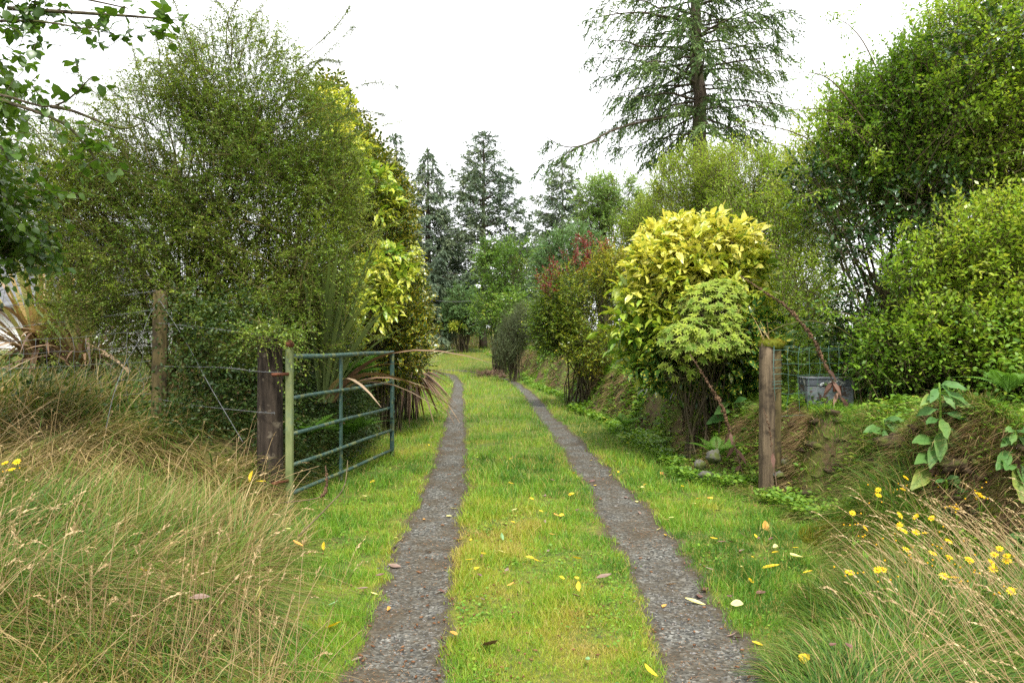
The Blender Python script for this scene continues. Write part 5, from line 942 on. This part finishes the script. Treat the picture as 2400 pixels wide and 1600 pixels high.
def leafmesh(kind, seed, L, Wd, curl):
    r = R(seed); mb = MB(); K, m = 9, 5; V = []; roll = r.normal(0, .15)
    for i in range(K):
        s = i/(K-1); w_ = max(.02, math.sin(math.pi*min(1, s*.97+.02))**.8)*Wd*.5
        for j in range(m):
            v = (j-2)/2; z = curl*L*((s-.5)**2*1.2)+abs(v)**1.5*w_*.9*curl*2+roll*v*w_+.006*r.normal(); V.append(((s-.5)*L, v*w_+.08*L*math.sin(s*3)*r.uniform(.8, 1.2), z+.004))
    V = np.array(V); V[:, 2] -= V[:, 2].min(); q = np.array([[i*m+j, i*m+j+1, (i+1)*m+j+1, (i+1)*m+j] for i in range(K-1) for j in range(m-1)])
    mb.add(V, q, np.clip(np.tile([.7, .5, .25, .5, .7], K)+r.normal(0, .12, K*m), 0, 1)); n0 = len(V)
    tube(mb, [V[2], V[2]-[L*.12, 0, -.002], V[2]-[L*.22, .004, -.004]], [.0016, .0013, .0011], 4, .1); return mb.mesh('fallen_leaf', LM[kind])
LV = {k: [(leafmesh(k, 400+i+10*j, 1., (.5 if i % 3 else .3), c), i) for i, c in enumerate((.12, .22, .08, .3))] for j, k in enumerate(LM)}
zA = lambda x, y: (800+x*.3827, 1100+y*.3827)
zB = lambda x, y: (1600+x*.34, 1100+y*.34)
zC = lambda x, y: (x*.3826, 1000+y*.3826)
zD = lambda x, y: (1150+x*.287, 750+y*.287)
big = [  # (pos, kind, length m, label)
 (zA(920, 1130), 'brown', .125, 'large glossy brown fallen leaf between moss and left wheel track'), (zA(1610, 705), 'mauve', .105, 'large faded mauve fallen leaf on the middle strip near the right track'), (zA(615, 755), 'brown', .062, 'brown fallen leaf lying alone in the middle of the left wheel track'),
 (zA(1500, 1220), 'green', .062, 'rounded grey green fallen leaf at the bottom of the middle strip'), (zA(1895, 1290), 'yellow', .07, 'bright yellow fallen leaf cut by the bottom edge on the middle strip'), (zA(1980, 408), 'yellow', .06, 'rounded yellow fallen leaf on the right wheel track'),
 (zA(2165, 825), 'pale', .105, 'long narrow pale fallen leaf across the right wheel track'), (zA(695, 1060), 'orange', .055, 'pale orange fallen leaf beside a white pebble at the left track edge'), (zA(985, 445), 'green', .05, 'pale green fallen leaf standing on the upper middle strip'),
 (zA(325, 600), 'mauve', .08, 'crumpled grey brown fallen leaf on the left lawn edge'), (zA(1455, 760), 'yellow', .05, 'yellow fallen leaf standing upright left of the mauve one'), (zA(285, 865), 'orange', .06, 'orange brown curled fallen leaf at the left edge of the left track'),
 (zB(845, 1385), 'yellow', .10, 'big yellow black spotted fallen leaf at the bottom right'), (zB(515, 1215), 'yellow', .055, 'yellow fallen leaf half sunk in green grass at bottom right'), (zB(375, 980), 'pale', .06, 'pale yellow green fallen leaf beside the right track'), (zB(630, 575), 'pale', .08, 'broad pale yellow fallen leaf below the mossy post, on its side'),
 (zB(215, 518), 'yellow', .065, 'golden fallen leaf with dark rim right of the track'), (zB(785, 650), 'pale', .11, 'long pale fallen leaf in the grass near the ragwort'), (zB(610, 720), 'yellow', .12, 'long curved yellow fallen leaf on the right verge'), (zB(865, 752), 'yellow', .06, 'dull yellow rounded fallen leaf in thin grass'), (zB(580, 430), 'orange', .08, 'orange fallen leaf upright in the grass of the right verge'),
 (zC(1825, 985), 'orange', .085, 'big orange yellow fallen leaf with brown rim on the left lawn'), (zC(2045, 1270), 'yellow', .085, 'big folded yellow fallen leaf on the left lawn'), (zC(870, 1205), 'yellow', .07, 'yellow fallen leaf caught in the long grass at lower left'), (zC(1225, 1400), 'mauve', .075, 'pinkish crumpled fallen leaf in the long grass at lower left'), (zC(1540, 510), 'yellow', .085, 'speckled yellow fallen leaf hanging in grass by the gate foot'), (zC(1600, 525), 'yellow', .07, 'yellow fallen leaf right of the speckled one by the gate foot'),
 (zC(1985, 765), 'yellow', .06, 'small yellow fallen leaf standing at the lawn edge below the gate'), (zC(1760, 875), 'pale', .06, 'pale fallen leaf under straw stems at the lawn edge'), (zC(1580, 1380), 'pale', .09, 'long pale fallen leaf upright in grass at the bottom left'), (zC(2040, 1130), 'green', .055, 'pale green fallen leaf on the left lawn above the folded yellow one'), (zA(190, 100), 'yellow', .06, 'yellow fallen leaf on the lawn near the gate'), (zA(140, 190), 'pale', .06, 'pale fallen leaf on the lawn below the gate')]
small = {'yellow': [zA(*q) for q in [(1040, 110), (1165, 210), (1345, 310), (1050, 355), (870, 550), (1155, 580), (1200, 598), (785, 590), (830, 650), (1355, 705), (1440, 710), (1445, 580), (790, 465), (720, 435), (1410, 180), (1225, 285), (1030, 220)]]+[zB(*q) for q in [(620, 1395), (500, 500), (640, 615), (780, 580), (465, 815), (485, 645), (190, 230), (110, 235)]]+[zD(*q) for q in [(165, 1160), (240, 1160), (165, 1365), (330, 1500), (655, 1460), (680, 1280), (820, 1150), (770, 940), (980, 1195), (980, 1270), (850, 1355), (1040, 1270), (1260, 1380), (1300, 1265), (1570, 1390)]]+[(1015, 985), (1085, 1095), (1005, 1050)],
 'pale': [zA(*q) for q in [(685, 243), (660, 293), (690, 303), (985, 540), (1060, 275), (335, 425), (1940, 372), (1990, 340), (200, 770), (1700, 457), (1060, 430), (2020, 330)]]+[zB(*q) for q in [(400, 715), (75, 270)]]+[zD(*q) for q in [(40, 1210), (910, 1170), (1065, 975), (1120, 1115), (1235, 1400), (1660, 1540), (1190, 1490)]],
 'orange': [zA(*q) for q in [(1035, 745), (510, 310), (2020, 708), (1980, 845), (1290, 430), (1320, 310)]]+[zD(*q) for q in [(1400, 1285), (1420, 1300), (1005, 1130), (1700, 1495), (1790, 1490)]],
 'brown': [zA(*q) for q in [(850, 690), (1445, 280), (1300, 300), (240, 690), (330, 480), (1440, 820), (2190, 785), (2230, 745), (860, 570), (1000, 375)]]+[zB(*q) for q in [(605, 520), (520, 515), (330, 540), (420, 490), (95, 440), (140, 845), (100, 880), (370, 1170), (320, 925), (240, 320), (370, 350), (540, 900), (1040, 1435), (1140, 1440), (700, 1450), (270, 540)]]+[zD(*q) for q in [(505, 1340), (1410, 1380), (1600, 1345), (1420, 1290), (1160, 1410), (830, 1320)]],
 'mauve': [zA(*q) for q in [(535, 508), (1245, 190), (1825, 270), (1740, 175), (860, 840), (95, 1175), (1250, 350), (1270, 535), (2250, 650), (970, 470), (1010, 655), (130, 775)]]+[zB(*q) for q in [(340, 1150), (185, 730), (410, 600)]]+[zD(*q) for q in [(440, 1475), (820, 1190), (1010, 1180), (1100, 1455), (965, 1350), (830, 1125)]]+[(1040, 990), (1000, 1075), (1010, 1030)]}
rl = R(77)
def ground_hit(px, py):
    if py < 1150 and px > 1500 or py > 1550: return hit(px, py)
    d = F*CH/(py-HY)
    for _ in range(12): d = F*(CH-gz((px-1200)/F*d, d))/(py-HY)
    x = (px-1200)/F*d; return x, d, gz(x, d)
def put_leaf(px, py, kind, L, label, group):
    x, y, z = ground_hit(px, py); me, i = LV[kind][int(rl.integers(4))]
    o = bpy.data.objects.new('fallen_leaf', me); COL.objects.link(o); tr = trackm(np.array([x]), np.array([y]))[0]
    h = .008 if tr > .3 else .04
    tall_ = (x < fl(y)) or (x > np.interp(y, [1.9, 3.05, 3.6, 4.4, 5.2], [1.0, 1.22, 1.38, 1.85, 2.1]))
    if tall_: h = .24 if x < fl(y) else .13
    o.location = (x, y, z+h); up = 'upright' in label or 'standing' in label or 'hanging' in label
    o.rotation_euler = (rl.normal(0, .2), (-1.1 if up else rl.normal(0, .18)), rl.uniform(0, 6.28) if not up else rl.uniform(1.2, 2)); L *= 1.05 if 'small' not in label else .95; o.scale = (L, L*rl.uniform(.9, 1.3), L)
    if 'long ' in label: o.rotation_euler[2] = rl.normal(0, .4)
    tag(o, label, 'leaf', group)
for (q, k, L, lab) in big: put_leaf(q[0], q[1], k, L, lab, 'fallen leaves on the drive')
def zone(px, py):
    x, y, _ = ground_hit(px, py); m = (tl_(y)+tr_(y))/2
    if trackm(np.array([x]), np.array([y]))[0] > .25: return 'on the left wheel track' if x < m else 'on the right wheel track'
    return 'on the grass left of both wheel tracks' if x < tl_(y) else ('on the grass right of both wheel tracks' if x > tr_(y) else 'on the grass strip between the wheel tracks')
names = {'yellow': 'small yellow fallen leaf', 'pale': 'small pale cream fallen leaf', 'orange': 'small orange fallen leaf', 'brown': 'small dark brown fallen leaf', 'mauve': 'small faded greyish fallen leaf'}
for k, lst in small.items():
    for q in lst:
        zn = zone(*q); lab = names[k]+' '+zn; put_leaf(q[0], q[1], k, .052*rl.uniform(.75, 1.3), lab, names[k].replace('leaf', 'leaves')+' '+zn)

# ---------------------------------------------------------------- cottage, wires, far post
M['render'] = surf('white_render', (.62, .62, .6), (.78, .78, .76), 6, .8, .2, bump=.1)
def slate():
    m, t, out = newmat('slate'); vec = nd(t, 'ShaderNodeTexCoord').outputs['Object']; br = nd(t, 'ShaderNodeTexBrick'); mp = nd(t, 'ShaderNodeMapping'); mp.inputs['Rotation'].default_value = (math.radians(90), 0, 0)
    t.links.new(vec, mp.inputs['Vector']); t.links.new(mp.outputs[0], br.inputs['Vector']); br.inputs['Scale'].default_value = 2.2; br.inputs['Color1'].default_value = (.07, .073, .082, 1); br.inputs['Color2'].default_value = (.11, .114, .125, 1); br.inputs['Mortar'].default_value = (.03, .03, .035, 1); br.inputs['Mortar Size'].default_value = .012
    p = nd(t, 'ShaderNodeBsdfPrincipled'); t.links.new(br.outputs['Color'], p.inputs['Base Color']); p.inputs['Roughness'].default_value = .6; t.links.new(p.outputs[0], out.inputs[0]); return m
M['slate'] = slate()
hx, hy = -15.2, 23.0; hz = gz(hx, hy); cot = thing('cottage', 'white cottage with grey slate roof glimpsed at the left edge', 'cottage', (hx, hy, hz))
b = MB(); ez, rz_ = 2.45, 4.7; hw_, hd_ = 4.4, 2.6
V = np.array([(-hw_, -hd_, -.3), (hw_, -hd_, -.3), (hw_, hd_, -.3), (-hw_, hd_, -.3), (-hw_, -hd_, ez-hz), (hw_, -hd_, ez-hz), (hw_, hd_, ez-hz), (-hw_, hd_, ez-hz), (-hw_, 0, rz_-hz), (hw_, 0, rz_-hz)])+np.array([hx, hy, hz])
b.add(V, [np.array([[0, 1, 5, 4], [2, 3, 7, 6]]), np.array([[1, 2, 6, 9, 5], [3, 0, 4, 8, 7]])]); part(b, 'wall', M['render'], cot, False)
b = MB(); th = .09
for sg in (-1, 1):
    e = np.array([[-hw_-.25, sg*(hd_+.25), ez-.22], [hw_+.25, sg*(hd_+.25), ez-.22], [hw_+.25, 0, rz_+.03], [-hw_-.25, 0, rz_+.03]]); e2 = e+[0, 0, th]; V = np.concatenate([e, e2])+np.array([hx, hy, 0])
    b.add(V, np.array([[0, 1, 2, 3], [4, 7, 6, 5], [0, 4, 5, 1], [1, 5, 6, 2], [2, 6, 7, 3], [3, 7, 4, 0]]))
rf = part(b, 'roof', M['slate'], cot, False)
b = MB(); tube(b, [(hx-hw_-.2, hy-hd_-.30, ez-.22), (hx+hw_+.2, hy-hd_-.30, ez-.22)], .055, 8); part(b, 'gutter', M['darkwood'], rf)
def cable(label, a, c, sag):
    A, C_ = W(*a), W(*c); u = np.linspace(0, 1, 20)[:, None]; P = A+(C_-A)*u; P[:, 2:] -= 4*sag*u*(1-u); mb = MB(); tube(mb, P, .014, 6); solo(mb, 'overhead_cable', M['wire'], label, 'cable', tuple(A))
cable('upper of two close overhead cables crossing the dense dark spruce', (900, 536, 42), (1075, 540, 46), .12)
cable('lower of two close overhead cables crossing the dense dark spruce', (900, 542, 42), (1075, 546, 46), .12)
cable('low pale overhead cable crossing the dark round tree', (1020, 704, 43), (1150, 698, 37), .12)
b = MB(); c = W(1030, 765, 50); box(b, (c[0], c[1], c[2]+.1), (.22, .22, 2.0), .2, bev=.02); box(b, (c[0], c[1], c[2]+1.13), (.3, .3, .08), .2, bev=.02); solo(b, 'gate_pillar', M['render'], 'white square pillar far off left of the dark round tree', 'pillar', (c[0], c[1], c[2]-.9))
